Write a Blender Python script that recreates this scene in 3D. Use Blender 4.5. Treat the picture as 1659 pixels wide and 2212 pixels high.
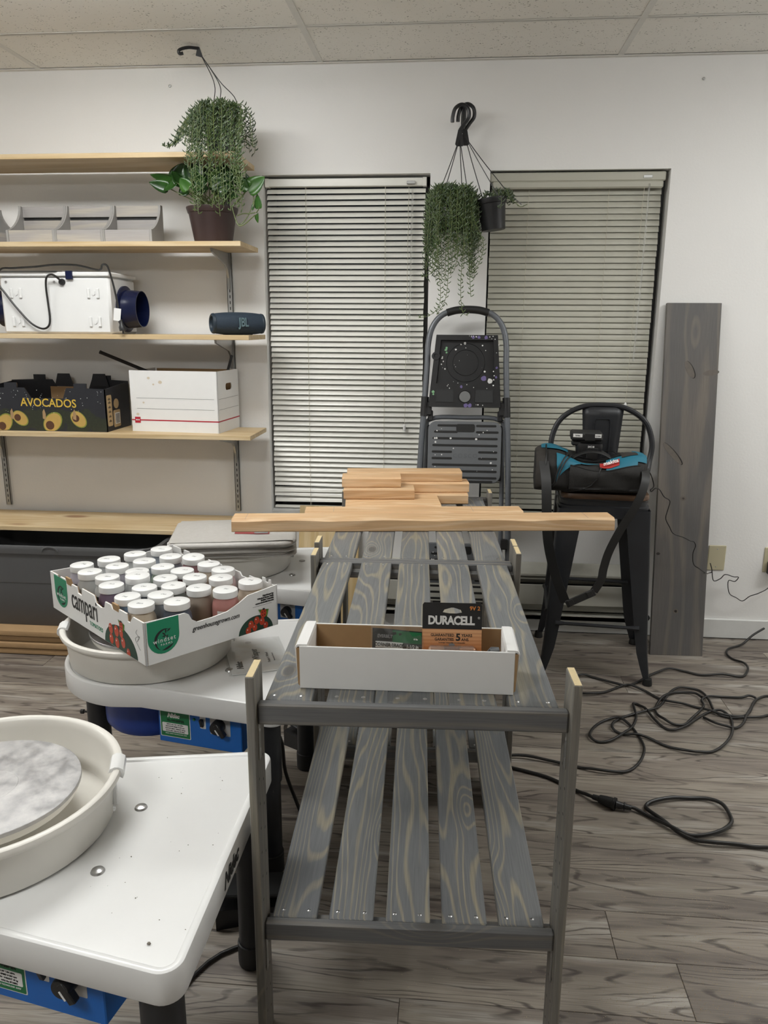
import bpy, bmesh, math, random
from mathutils import Vector, Matrix, noise as mnoise
R = math.radians
rnd = random.Random(7)
scn = bpy.context.scene
for o in list(bpy.data.objects): bpy.data.objects.remove(o, do_unlink=True)
C = scn.collection

# ---------------------------------------------------------------- camera
cam_d = bpy.data.cameras.new('camera'); cam = bpy.data.objects.new('camera', cam_d); C.objects.link(cam)
cam_d.sensor_fit = 'VERTICAL'; cam_d.sensor_height = 24.0; cam_d.lens = 24.0 * 1661.0 / 2212.0
cam_d.clip_start = 0.02; cam_d.clip_end = 60
_pi, _ya, _ro = R(13.535), R(5.028), R(0.344)
_f = Vector((-math.sin(_ya) * math.cos(_pi), math.cos(_ya) * math.cos(_pi), -math.sin(_pi)))
_r0 = Vector((math.cos(_ya), math.sin(_ya), 0)); _u0 = _r0.cross(_f)
_r = _r0 * math.cos(_ro) + _u0 * math.sin(_ro); _u = -_r0 * math.sin(_ro) + _u0 * math.cos(_ro)
cam.matrix_world = Matrix(((_r.x, _u.x, -_f.x, 0), (_r.y, _u.y, -_f.y, 0), (_r.z, _u.z, -_f.z, 1.413), (0, 0, 0, 1)))
scn.camera = cam
# ---------------------------------------------------------------- world, exposure
w = bpy.data.worlds.new('night'); scn.world = w; w.use_nodes = True
w.node_tree.nodes['Background'].inputs[0].default_value = (.012, .014, .018, 1)
w.node_tree.nodes['Background'].inputs[1].default_value = .35
scn.view_settings.view_transform = 'Standard'; scn.view_settings.look = 'None'
scn.view_settings.exposure = 0.0; scn.view_settings.gamma = 1; scn.view_settings.use_curve_mapping = False
LAMP, LAMP_DIM = 23.0, 8.0     # strength of the fluorescent fixtures; one of them runs dim
LAMP_COL = (.99, 1.0, .985)

# ---------------------------------------------------------------- object helpers
def link(o, parent=None):
    C.objects.link(o)
    if parent is not None: o.parent = parent
    return o
def tag(o, label=None, cat=None, group=None, kind=None):
    if label: o['label'] = label
    if cat: o['category'] = cat
    if group: o['group'] = group
    if kind: o['kind'] = kind
    return o
def thing(name, label, cat, loc=(0, 0, 0), rz=0.0, group=None, rot=None):
    o = bpy.data.objects.new(name, None); o.empty_display_size = .05; link(o)
    o.location = loc; o.rotation_euler = rot if rot else (0, 0, rz)
    return tag(o, label, cat, group)
def dup(root, loc=None, rz=None, label=None, group=None):
    def cp(o, par):
        c = o.copy(); C.objects.link(c)
        if par is not None: c.parent = par
        for ch in [x for x in o.children]: cp(ch, c)
        return c
    r = cp(root, None)
    if loc is not None: r.location = loc
    if rz is not None: r.rotation_euler = (0, 0, rz)
    if label: r['label'] = label
    if group: r['group'] = group
    return r

class MB:
    """collects shapes and links them as ONE mesh object"""
    def __init__(s): s.v = []; s.f = []; s.m = []; s.mi = 0
    def add(s, vs, fs, M=None):
        b = len(s.v)
        s.v += [tuple(M @ Vector(p)) if M else tuple(p) for p in vs]
        s.f += [tuple(b + i for i in f) for f in fs]; s.m += [s.mi] * len(fs); return s
    def mat(s, i): s.mi = i; return s
    def box(s, c, d, ch=0.0, M=None):
        hx, hy, hz = d[0] / 2, d[1] / 2, d[2] / 2
        if ch <= 0:
            vs = [(c[0] + x * hx, c[1] + y * hy, c[2] + z * hz) for x in (-1, 1) for y in (-1, 1) for z in (-1, 1)]
            fs = [(0, 1, 3, 2), (4, 6, 7, 5), (0, 4, 5, 1), (2, 3, 7, 6), (0, 2, 6, 4), (1, 5, 7, 3)]
            return s.add(vs, fs, M)
        vs = []; idx = {}
        for x in (-1, 1):
            for y in (-1, 1):
                for z in (-1, 1):
                    for a in range(3):
                        e = [hx - ch, hy - ch, hz - ch]; e[a] += ch
                        idx[(x, y, z, a)] = len(vs); vs.append((c[0] + x * e[0], c[1] + y * e[1], c[2] + z * e[2]))
        fs = []
        def q(*k): fs.append(tuple(idx[i] for i in k))
        for t in (-1, 1):
            q(*[(t, y, z, 0) for y, z in ((-1, -1), (1, -1), (1, 1), (-1, 1))][::t])
            q(*[(x, t, z, 1) for x, z in ((-1, -1), (-1, 1), (1, 1), (1, -1))][::t])
            q(*[(x, y, t, 2) for x, y in ((-1, -1), (1, -1), (1, 1), (-1, 1))][::t])
        for a, b in ((-1, -1), (-1, 1), (1, -1), (1, 1)):
            q((-1, a, b, 1), (1, a, b, 1), (1, a, b, 2), (-1, a, b, 2))
            q((a, -1, b, 0), (a, 1, b, 0), (a, 1, b, 2), (a, -1, b, 2))
            q((a, b, -1, 0), (a, b, 1, 0), (a, b, 1, 1), (a, b, -1, 1))
        for x in (-1, 1):
            for y in (-1, 1):
                for z in (-1, 1): q((x, y, z, 0), (x, y, z, 1), (x, y, z, 2))
        return s.add(vs, fs, M)
    def rings(s, rs, close=True, cap0=True, cap1=True, M=None):
        """loft through rings of equal point count"""
        n = len(rs[0]); vs = [p for r in rs for p in r]; fs = []
        for i in range(len(rs) - 1):
            for j in range(n if close else n - 1):
                k = (j + 1) % n
                fs.append((i * n + j, i * n + k, (i + 1) * n + k, (i + 1) * n + j))
        if cap0: fs.append(tuple(range(n - 1, -1, -1)))
        if cap1: fs.append(tuple((len(rs) - 1) * n + j for j in range(n)))
        return s.add(vs, fs, M)
    def lathe(s, prof, n=32, c=(0, 0, 0), cap0=False, cap1=False, M=None, a0=0, a1=2 * math.pi):
        full = abs(a1 - a0 - 2 * math.pi) < 1e-6; k = n if full else n + 1
        rs = [[(c[0] + r * math.cos(a0 + (a1 - a0) * j / n), c[1] + r * math.sin(a0 + (a1 - a0) * j / n), c[2] + z) for j in range(k)] for r, z in prof]
        return s.rings(rs, full, cap0, cap1, M)
    def cyl(s, p0, p1, r0, r1=None, n=16, M=None):
        return s.tube([p0, p1], r0, n, M=M, r1=r0 if r1 is None else r1)
    def tube(s, pts, r, n=8, closed=False, M=None, r1=None, caps=True, flat=None):
        P = [Vector(p) for p in pts]; m = len(P); rs = []; prev = None
        for i in range(m):
            if closed: t = (P[(i + 1) % m] - P[i - 1])
            else: t = P[min(i + 1, m - 1)] - P[max(i - 1, 0)]
            if t.length < 1e-9: t = Vector((0, 0, 1))
            t.normalize()
            if prev is None:
                prev = Vector((0, 0, 1)) if abs(t.z) < .9 else Vector((1, 0, 0))
            u = prev - t * prev.dot(t)
            if u.length < 1e-6: u = t.orthogonal()
            u.normalize(); prev = u; wv = t.cross(u)
            rr = r[i] if isinstance(r, (list, tuple)) else (r if r1 is None else r + (r1 - r) * i / max(1, m - 1))
            ru, rw = (rr, rr) if flat is None else (rr * flat[0], rr * flat[1])
            rs.append([tuple(P[i] + u * ru * math.cos(2 * math.pi * j / n) + wv * rw * math.sin(2 * math.pi * j / n)) for j in range(n)])
        if closed: return s.rings(rs + [rs[0]], True, False, False, M)
        return s.rings(rs, True, caps, caps, M)
    def prism(s, poly, a, b, fn=None, M=None):
        """poly 2-D, extruded from a to b; fn(x,y,h)->3-D"""
        fn = fn or (lambda x, y, h: (x, y, h)); n = len(poly)
        vs = [fn(x, y, a) for x, y in poly] + [fn(x, y, b) for x, y in poly]
        fs = [(j, (j + 1) % n, n + (j + 1) % n, n + j) for j in range(n)] + [tuple(range(n - 1, -1, -1)), tuple(range(n, 2 * n))]
        return s.add(vs, fs, M)
    def grid(s, nx, ny, fn, M=None):
        vs = [fn(i / nx, j / ny) for j in range(ny + 1) for i in range(nx + 1)]
        fs = [(j * (nx + 1) + i, j * (nx + 1) + i + 1, (j + 1) * (nx + 1) + i + 1, (j + 1) * (nx + 1) + i) for j in range(ny) for i in range(nx)]
        return s.add(vs, fs, M)
    def ball(s, c, r, nu=12, nv=8, M=None):
        rx, ry, rz = (r, r, r) if not isinstance(r, (list, tuple)) else r
        rs = [[(c[0] + rx * math.sin(math.pi * i / nv) * math.cos(2 * math.pi * j / nu), c[1] + ry * math.sin(math.pi * i / nv) * math.sin(2 * math.pi * j / nu), c[2] - rz * math.cos(math.pi * i / nv)) for j in range(nu)] for i in range(1, nv)]
        return s.rings(rs, True, True, True, M)
    def mesh(s, name, mats, smooth=35):
        me = bpy.data.meshes.new(name); me.from_pydata(s.v, [], s.f); me.validate(clean_customdata=False)
        for m in (mats if isinstance(mats, (list, tuple)) else [mats]): me.materials.append(m)
        if len(s.m) == len(me.polygons): me.polygons.foreach_set('material_index', s.m)
        bm = bmesh.new(); bm.from_mesh(me); bmesh.ops.recalc_face_normals(bm, faces=bm.faces[:]); bm.to_mesh(me); bm.free()
        if smooth:
            me.polygons.foreach_set('use_smooth', [True] * len(me.polygons)); me.set_sharp_from_angle(angle=R(smooth))
        me.update(); return me
    def build(s, name, mats, parent=None, smooth=35, loc=None, rot=None, kind=None):
        o = bpy.data.objects.new(name, s.mesh(name, mats, smooth)); link(o, parent)
        if loc: o.location = loc
        if rot: o.rotation_euler = rot
        if kind: o['kind'] = kind
        return o
def obj(name, me, parent=None, loc=None, rot=None):
    o = bpy.data.objects.new(name, me); link(o, parent)
    if loc is not None: o.location = loc
    if rot is not None: o.rotation_euler = rot
    return o
def basis(org, right, up):
    r = Vector(right).normalized(); u = Vector(up).normalized(); n = r.cross(u)
    return Matrix(((r.x, u.x, n.x, org[0]), (r.y, u.y, n.y, org[1]), (r.z, u.z, n.z, org[2]), (0, 0, 0, 1)))
def text(name, body, size, mat, parent, org, right, up, align='CENTER', shear=0, bold=0, sx=1.0, ext=.0003, space=1.0):
    cu = bpy.data.curves.new(name, 'FONT'); cu.body = body; cu.size = size; cu.align_x = align; cu.align_y = 'CENTER'
    cu.extrude = ext; cu.shear = shear; cu.offset = bold; cu.resolution_u = 3; cu.space_character = space
    tmp = bpy.data.objects.new('tmp', cu); me = bpy.data.meshes.new_from_object(tmp); bpy.data.objects.remove(tmp); bpy.data.curves.remove(cu)
    me.name = name; me.transform(basis(org, right, up) @ Matrix.Diagonal((sx, 1, 1, 1))); me.materials.clear(); me.materials.append(mat)
    return obj(name, me, parent)
def curve_pts(pts, n=6, closed=False):
    """Catmull-Rom through points"""
    P = [Vector(p) for p in pts]; out = []; m = len(P)
    for i in range(m if closed else m - 1):
        g = (lambda k: P[k % m]) if closed else (lambda k: P[max(0, min(m - 1, k))])
        a, b, c, d = g(i - 1), g(i), g(i + 1), g(i + 2)
        for j in range(n):
            t = j / n
            out.append(.5 * ((2 * b) + (c - a) * t + (2 * a - 5 * b + 4 * c - d) * t * t + (3 * b - a - 3 * c + d) * t ** 3))
    if not closed: out.append(P[-1])
    return out
def rrect(w, h, r, n=4, cx=0, cy=0):
    out = []
    for sx, sy, a in ((1, -1, -90), (1, 1, 0), (-1, 1, 90), (-1, -1, 180)):
        for i in range(n + 1):
            t = R(a + 90 * i / n); out.append((cx + sx * (w / 2 - r) + r * math.cos(t), cy + sy * (h / 2 - r) + r * math.sin(t)))
    return out
def ell(cx, cy, rx, ry, n=20, rot=0):
    return [(cx + rx * math.cos(t) * math.cos(rot) - ry * math.sin(t) * math.sin(rot), cy + rx * math.cos(t) * math.sin(rot) + ry * math.sin(t) * math.cos(rot)) for t in [2 * math.pi * i / n for i in range(n)]]

# ---------------------------------------------------------------- material helpers
class NT:
    def __init__(s, name):
        s.mat = bpy.data.materials.new(name); s.mat.use_nodes = True; s.t = s.mat.node_tree; s.n = s.t.nodes; s.l = s.t.links
        s.n.clear(); s.out = s.n.new('ShaderNodeOutputMaterial'); s.b = s.n.new('ShaderNodeBsdfPrincipled'); s.l.new(s.b.outputs[0], s.out.inputs[0])
    def put(s, sock, v):
        if hasattr(v, 'is_linked') or hasattr(v, 'links'): s.l.new(v, sock)
        elif isinstance(v, (tuple, list)) and len(v) == 3 and sock.type == 'RGBA': sock.default_value = (*v, 1)
        else: sock.default_value = v
    def math(s, op, a, b=0.0, c=None, clamp=False):
        n = s.n.new('ShaderNodeMath'); n.operation = op; n.use_clamp = clamp; s.put(n.inputs[0], a); s.put(n.inputs[1], b)
        if c is not None: s.put(n.inputs[2], c)
        return n.outputs[0]
    def vmath(s, op, a, b):
        n = s.n.new('ShaderNodeVectorMath'); n.operation = op; s.put(n.inputs[0], a); s.put(n.inputs[1], b); return n.outputs[0]
    def mix(s, f, a, b, blend='MIX'):
        n = s.n.new('ShaderNodeMix'); n.data_type = 'RGBA'; n.blend_type = blend; s.put(n.inputs[0], f); s.put(n.inputs[6], a); s.put(n.inputs[7], b); return n.outputs[2]
    def rng(s, v, a, b, c=0.0, d=1.0):
        n = s.n.new('ShaderNodeMapRange'); n.clamp = True; s.put(n.inputs[0], v)
        for i, x in enumerate((a, b, c, d)): n.inputs[i + 1].default_value = x
        return n.outputs[0]
    def noise(s, vec, scale=1.0, detail=2.0, rough=.5):
        n = s.n.new('ShaderNodeTexNoise'); s.put(n.inputs['Vector'], vec); n.inputs['Scale'].default_value = scale; n.inputs['Detail'].default_value = detail; n.inputs['Roughness'].default_value = rough
        return n.outputs[0]
    def voro(s, vec, scale=1.0, rand=1.0):
        n = s.n.new('ShaderNodeTexVoronoi'); s.put(n.inputs['Vector'], vec); n.inputs['Scale'].default_value = scale; n.inputs['Randomness'].default_value = rand; return n.outputs[0]
    def obj(s): return s.n.new('ShaderNodeTexCoord').outputs['Object']
    def rand(s): return s.n.new('ShaderNodeObjectInfo').outputs['Random']
    def sep(s, v):
        n = s.n.new('ShaderNodeSeparateXYZ'); s.put(n.inputs[0], v); return n.outputs
    def comb(s, x, y, z):
        n = s.n.new('ShaderNodeCombineXYZ'); s.put(n.inputs[0], x); s.put(n.inputs[1], y); s.put(n.inputs[2], z); return n.outputs[0]
    def bump(s, h, strength=.3, dist=.002):
        n = s.n.new('ShaderNodeBump'); n.inputs['Strength'].default_value = strength; n.inputs['Distance'].default_value = dist; s.put(n.inputs['Height'], h); s.l.new(n.outputs[0], s.b.inputs['Normal'])
    def done(s, col, rough=.5, metal=0.0, **kw):
        s.put(s.b.inputs['Base Color'], col); s.put(s.b.inputs['Roughness'], rough); s.b.inputs['Metallic'].default_value = metal
        for k, v in kw.items(): s.put(s.b.inputs[k.replace('_', ' ')], v)
        return s.mat
def film(name, gloss=.16, tint=(.96, .97, .97)):
    t = NT(name); t.n.remove(t.b); tr = t.n.new('ShaderNodeBsdfTransparent'); tr.inputs[0].default_value = (*tint, 1)
    g = t.n.new('ShaderNodeBsdfGlossy'); g.inputs['Roughness'].default_value = .12; m = t.n.new('ShaderNodeMixShader'); m.inputs[0].default_value = gloss
    t.l.new(tr.outputs[0], m.inputs[1]); t.l.new(g.outputs[0], m.inputs[2]); t.l.new(m.outputs[0], t.out.inputs[0]); return t.mat
def srgb(r, g, b):
    return tuple((x / 255 / 12.92 if x / 255 <= .04045 else ((x / 255 + .055) / 1.055) ** 2.4) for x in (r, g, b))
def plain(name, col, rough=.5, metal=0.0, var=.06, scale=30, bump=0.0, **kw):
    t = NT(name); v = t.noise(t.obj(), scale, 3)
    lo = tuple(c * (1 - var) for c in col); hi = tuple(min(1, c * (1 + var)) for c in col)
    if bump: t.bump(t.noise(t.obj(), scale * 6, 2), bump, .001)
    return t.done(t.mix(v, lo, hi), rough, metal, **kw)
def wood(name, axis, base, dark, light, a_f=.7, u_f=7, amp=9, straight=14, line_w=.5, stain=.5, knots=1.0, knot_col=(.05, .035, .025), rough=.55, fine=.35, kscale=3.0, bump=.15, rnd_shade=.0):
    t = NT(name); o = t.sep(t.obj()); r = t.rand()
    a, u, v = {'x': (o[0], o[1], o[2]), 'y': (o[1], o[0], o[2]), 'z': (o[2], o[0], o[1])}[axis]
    u = t.math('ADD', u, t.math('MULTIPLY', v, .9))
    a = t.math('ADD', a, t.math('MULTIPLY', r, 37.0)); u2 = t.math('ADD', u, t.math('MULTIPLY', r, 11.0))
    kv = t.voro(t.comb(t.math('MULTIPLY', a, kscale), t.math('MULTIPLY', u2, kscale * 2.6), 0.0), 1.0)
    km = t.rng(kv, .04, .30, 1.0, 0.0); kd = t.rng(kv, .05, .085, 1.0, 0.0)
    n1 = t.noise(t.comb(t.math('MULTIPLY', a, a_f), t.math('MULTIPLY', u2, u_f), 0.0), 1.0, 1.5, .45)
    tt = t.math('ADD', t.math('MULTIPLY', u2, straight), t.math('MULTIPLY', n1, amp))
    if knots: tt = t.math('ADD', tt, t.math('MULTIPLY', t.math('MULTIPLY', km, km), 3.2 * knots))
    ln = t.math('SINE', t.math('MULTIPLY', tt, 6.283)); ln = t.rng(ln, 1 - 2 * line_w, 1.0)
    n3 = t.noise(t.comb(t.math('MULTIPLY', a, 2.2), t.math('MULTIPLY', u2, 9.0), 0.0), 1.0, 3)
    n2 = t.noise(t.comb(t.math('MULTIPLY', a, 9.0), t.math('MULTIPLY', u2, 330.0), t.math('MULTIPLY', v, 330)), 1.0, 3, .6)
    c = t.mix(t.rng(n3, .5 - stain * .35, .5 + stain * .35), base, dark)
    c = t.mix(t.math('MULTIPLY', ln, t.rng(n3, .75, .25, .35, 1.0)), c, light)
    c = t.mix(t.math('MULTIPLY', t.rng(n2, .35, .7), fine), c, tuple(x * .45 for x in dark))
    if knots:
        c = t.mix(t.math('MULTIPLY', kd, .8), c, knot_col)
    if rnd_shade:
        c = t.mix(1.0, c, t.comb(*[t.rng(r, 0, 1, 1 - rnd_shade, 1 + rnd_shade)] * 3), 'MULTIPLY')
    t.bump(t.math('ADD', t.math('MULTIPLY', ln, -.4), n2), bump, .0006)
    return t.done(c, rough)

def floor_wood():
    """weathered vinyl plank: pale washes, dark open grain lines, cathedral figure"""
    t = NT('floor_planks'); o = t.sep(t.obj()); r = t.rand()
    a = t.math('ADD', o[0], t.math('MULTIPLY', r, 41.0)); u = t.math('ADD', o[1], t.math('MULTIPLY', r, 7.0))
    n1 = t.noise(t.comb(t.math('MULTIPLY', a, 1.3), t.math('MULTIPLY', u, 8.0), 0.0), 1.0, 2.0, .45)
    tt = t.math('ADD', t.math('MULTIPLY', u, 26.0), t.math('MULTIPLY', n1, 15.0))
    w1 = t.noise(t.comb(t.math('MULTIPLY', a, 14.0), t.math('MULTIPLY', u, 60.0), 5.0), 1.0, 3)
    sn = t.math('SINE', t.math('MULTIPLY', t.math('ADD', tt, t.math('MULTIPLY', w1, .5)), 6.283))
    br = t.noise(t.comb(t.math('MULTIPLY', a, 4.0), t.math('MULTIPLY', u, 30.0), 2.0), 1.0, 3)
    line = t.math('MULTIPLY', t.rng(sn, .55, 1.0), t.rng(br, .40, .58))
    fib = t.noise(t.comb(t.math('MULTIPLY', a, 6.0), t.math('MULTIPLY', u, 420.0), 0.0), 1.0, 3, .6)
    wash = t.noise(t.comb(t.math('MULTIPLY', a, 2.2), t.math('MULTIPLY', u, 16.0), 7.0), 1.0, 3, .55)
    big = t.noise(t.comb(t.math('MULTIPLY', a, .8), t.math('MULTIPLY', u, 9.0), 1.0), 1.0, 2)
    c = t.mix(t.rng(big, .38, .62), (.205, .175, .148), (.300, .262, .215))
    c = t.mix(t.rng(wash, .54, .70, 0, .85), c, (.46, .43, .385))
    c = t.mix(t.rng(wash, .46, .32, 0, .75), c, (.105, .083, .072))
    c = t.mix(t.rng(fib, .46, .70, 0, .62), c, (.115, .092, .078))
    c = t.mix(t.math('MULTIPLY', line, .86), c, (.052, .040, .034))
    c = t.mix(1.0, c, t.comb(*[t.rng(r, 0, 1, .86, 1.14)] * 3), 'MULTIPLY')
    t.bump(t.math('SUBTRACT', t.math('MULTIPLY', fib, .6), line), .25, .0006)
    return t.done(c, .48)
# ---------------------------------------------------------------- materials
def wall_mat():
    t = NT('painted_wall'); o = t.obj()
    t.bump(t.noise(o, 95, 4, .55), .22, .0025)
    return t.done(t.mix(t.noise(o, 1.6, 3), (.80, .79, .77), (.84, .83, .81)), .62)
def tile_mat():
    t = NT('acoustic_tile'); o = t.vmath('ADD', t.obj(), t.comb(t.math('MULTIPLY', t.rand(), 9), 0, 0))
    s = t.sep(o); o2 = t.comb(t.math('ADD', s[0], t.math('MULTIPLY', t.noise(o, 40), .02)), s[1], 0.0)
    h1 = t.rng(t.voro(o2, 88), .13, .22, 1, 0); h2 = t.rng(t.voro(t.comb(t.math('MULTIPLY', s[0], .55), t.math('MULTIPLY', s[1], 1.2), 3.3), 70), .10, .17, 1, 0)
    h = t.math('MULTIPLY', t.math('MAXIMUM', h1, h2), t.rng(t.noise(o, 22, 2), .42, .60))
    t.bump(t.math('MULTIPLY', h, -1), .35, .002)
    return t.done(t.mix(h, t.mix(t.noise(o, 5, 2), (.86, .84, .79), (.90, .88, .83)), (.16, .15, .13)), .9)
M_WALL = wall_mat(); M_TILE = tile_mat()
M_TBAR = plain('tbar_paint', (.74, .73, .69), .6)
M_TRIMW = plain('trim_white', (.68, .68, .66), .45)
M_HEAT = plain('heater_enamel', (.50, .49, .43), .42)
M_FLOOR = floor_wood()
M_PINE = wood('pale_pine', 'x', (.60, .46, .27), (.52, .37, .19), (.66, .53, .34), a_f=.8, u_f=8, amp=5, straight=16, line_w=.55, stain=.4, knots=.4, knot_col=(.22, .09, .04), rough=.5, fine=.18, kscale=1.1)
M_PINEZ = wood('pale_pine_upright', 'z', (.58, .43, .22), (.52, .37, .17), (.66, .52, .31), a_f=.8, u_f=10, amp=5, straight=22, line_w=.55, stain=.4, knots=.3, knot_col=(.3, .14, .06), rough=.5, fine=.25, kscale=1.1)
M_FIR = wood('raw_fir', 'x', (.74, .49, .27), (.60, .36, .18), (.80, .58, .36), a_f=1.4, u_f=14, amp=7, straight=20, line_w=.5, stain=.7, knots=.5, knot_col=(.16, .06, .025), rough=.62, fine=.3, kscale=2.0, bump=.35, rnd_shade=.10)
GR = dict(base=(.205, .208, .207), dark=(.128, .136, .145), light=(.36, .315, .22), a_f=1.1, u_f=11, amp=13, straight=34, line_w=.30, stain=.85, knots=1.2, knot_col=(.075, .07, .065), rough=.42, fine=.40, kscale=2.1, bump=.14, rnd_shade=.10)
M_GRX = wood('grey_stained_rail', 'x', **{**GR, 'base': (.165, .163, .158), 'dark': (.115, .118, .122), 'light': (.215, .195, .165), 'u_f': 5, 'amp': 4})
M_GRY = wood('grey_stained_slat', 'y', **GR)
M_GRZ = wood('grey_stained_post', 'z', **{**GR, 'base': (.235, .215, .182), 'dark': (.15, .145, .135), 'light': (.30, .27, .21), 'u_f': 5, 'amp': 4})
M_BOARD = wood('grey_board', 'z', (.145, .13, .117), (.092, .092, .094), (.185, .16, .135), a_f=.8, u_f=6, amp=4, straight=9, line_w=.4, stain=.95, knots=.6, knot_col=(.07, .045, .032), rough=.5, fine=.3, kscale=1.6, bump=.12)
M_ENDG = plain('sawn_end', (.62, .50, .29), .7, var=.15, scale=160)
M_SEAT = wood('brown_seat', 'x', (.10, .052, .026), (.06, .03, .015), (.16, .09, .05), rough=.4, knots=.2)
M_GWASH = wood('grey_wash', 'x', (.40, .37, .34), (.33, .315, .31), (.48, .43, .35), a_f=1, u_f=10, amp=5, straight=10, stain=.7, knots=0, rough=.5, fine=.25)
M_GWASHZ = plain('grey_wash_side', (.30, .29, .275), .5, var=.12, scale=14)
M_WPLAS = plain('white_plastic', (.76, .76, .75), .28, var=.015)
M_CREAM = plain('ivory_plastic', (.74, .715, .66), .35, var=.02)
M_BLKP = plain('black_plastic', (.012, .012, .013), .38, var=.3)
M_BLKM = plain('black_metal', (.014, .015, .018), .42, var=.2)
M_RUBB = plain('black_rubber', (.010, .010, .010), .5, var=.2)
M_CABLE = plain('cable_black', (.012, .011, .010), .42, var=.2)
M_STEEL = plain('steel', (.55, .55, .55), .3, 1.0, var=.08)
M_ZINC = plain('zinc', (.42, .42, .41), .38, .9, var=.1)
M_ALUM = plain('dark_aluminium', (.045, .045, .045), .5, .3)
M_GREYT = plain('grey_tube', (.135, .145, .16), .38, .25, var=.05)
M_GREYP = plain('grey_plastic', (.125, .132, .140), .5, var=.05)
M_TOTE = plain('tote_grey', (.085, .086, .088), .42, var=.06)
M_BLUE = plain('blue_enamel', (.008, .125, .47), .38, var=.06)
M_BLUED = plain('blue_motor', (.008, .04, .24), .35, var=.06)
M_GREEN = plain('label_green', (.010, .16, .055), .45, var=.04)
M_INKW = plain('ink_white', (.75, .75, .73), .5, var=.01)
M_INKK = plain('ink_black', (.012, .012, .012), .55, var=.05)
M_INKG = plain('ink_grey', (.22, .22, .22), .55, var=.05)
M_CARDW = plain('white_card', (.74, .735, .72), .6, var=.02)
M_CARDB = plain('brown_card', (.34, .215, .105), .8, var=.08, scale=60, bump=.1)
M_GLASS = NT('window_glass').done((.9, .95, .93), .02, Transmission_Weight=1.0, IOR=1.5)
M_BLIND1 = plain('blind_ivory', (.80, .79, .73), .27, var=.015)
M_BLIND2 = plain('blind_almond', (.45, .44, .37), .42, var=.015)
M_CORD = plain('blind_cord', (.50, .47, .38), .7)
M_CLEAR = NT('clear_acrylic').done((.92, .92, .9), .08, Transmission_Weight=.85, IOR=1.45)
M_BEIGE = plain('outlet_beige', (.50, .455, .31), .4, var=.02)

# ---------------------------------------------------------------- room shell
YW = 3.515; ZC = 2.478; X0, X1, YB = -4.6, 3.7, -3.2
W1 = (-.848, -.120, .549, 2.049); W2 = (.133, .875, .549, 2.057)
b = MB(); TH = .13
def wb(x0, x1, z0, z1): b.box(((x0 + x1) / 2, YW + TH / 2, (z0 + z1) / 2), (x1 - x0, TH, z1 - z0))
wb(X0, W1[0], 0, 2.6); wb(W1[1], W2[0], 0, 2.6); wb(W2[1], X1, 0, 2.6)
for wn in (W1, W2): wb(wn[0], wn[1], 0, wn[2]); wb(wn[0], wn[1], wn[3], 2.6)
tag(b.build('wall_back', M_WALL, smooth=0), kind='structure')
for nm, c, d in (('wall_left', (X0 - .05, (YB + YW) / 2, 1.3), (.1, YW - YB, 2.6)), ('wall_right', (X1 + .05, (YB + YW) / 2, 1.3), (.1, YW - YB, 2.6)), ('wall_front', ((X0 + X1) / 2, YB - .05, 1.3), (X1 - X0, .1, 2.6))):
    tag(MB().box(c, d).build(nm, M_WALL, smooth=0), kind='structure')
# floor: planks are single pieces laid on a base
fl = tag(MB().box(((X0 + X1) / 2, (YB + YW) / 2, -.055), (X1 - X0, YW - YB, .1)).build('floor', M_FLOOR, smooth=0), kind='structure')
PL, PW = 1.22, .152
pm = MB().box((0, 0, 0), (PL - .0012, PW - .0012, .005), .0009).mesh('floor_plank', M_FLOOR, 0)
rr = random.Random(3)
for i in range(-16, 14):
    yc = 1.524 + PW / 2 + i * PW
    if yc + PW / 2 > 3.50: continue
    off = (.412 - 3 * PL) if i == 0 else -3.3 + rr.random() * PL
    for k in range(6):
        xc = off + PL / 2 + k * PL
        if -3.6 < xc < 2.7: obj('plank', pm, fl, (xc, yc, -.0025))
# sawdust
b = MB()
for i in range(6500):
    q = rr.random()
    if q < .5: x, y = rr.gauss(.62, .20), rr.gauss(1.55, .18)
    elif q < .8: x, y = rr.gauss(.50, .12), rr.gauss(1.25, .12)
    else: x, y = rr.uniform(-.2, 1.4), rr.uniform(1.0, 2.5)
    s = rr.uniform(.0004, .0011); a = rr.random() * 6.28
    b.add([(x + s * math.cos(a + t), y + s * math.sin(a + t), .0003) for t in (0, 2.1, 4.2)] + [(x, y, .0003 + s)], [(0, 1, 3), (1, 2, 3), (2, 0, 3)])
tag(b.build('sawdust', plain('sawdust', (.62, .48, .30), .9), smooth=0), 'pale sawdust scattered over the planks right of the bench', 'sawdust', kind='stuff')
# ceiling
XT = [-.585 + 1.2192 * k for k in range(-3, 4)]; XT = [X0] + XT + [X1]
YT = [3.495] + [3.11 - .61 * k for k in range(0, 11)]
ce = tag(MB().box(((X0 + X1) / 2, (YB + YW) / 2, ZC + .10), (X1 - X0, YW - YB, .05)).build('ceiling', M_TBAR, smooth=0), kind='structure')
b = MB()
for y in YT[1:]: b.box(((X0 + X1) / 2, y, ZC + .0005), (X1 - X0, .024, .001)); b.box(((X0 + X1) / 2, y, ZC + .02), (X1 - X0, .003, .04))
for x in XT[1:-1]: b.box((x, (YB + YW) / 2, ZC + .0003), (.024, YW - YB, .001)); b.box((x, (YB + YW) / 2, ZC + .02), (.003, YW - YB, .04))
b.build('ceiling_grid', M_TBAR, ce, 0)
tag(MB().box(((X0 + X1) / 2, YW - .011, ZC - .001), (X1 - X0, .022, .003)).box(((X0 + X1) / 2, YW - .002, ZC + .008), (X1 - X0, .004, .022)).build('trim_1', M_TBAR, smooth=0), kind='structure')
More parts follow.
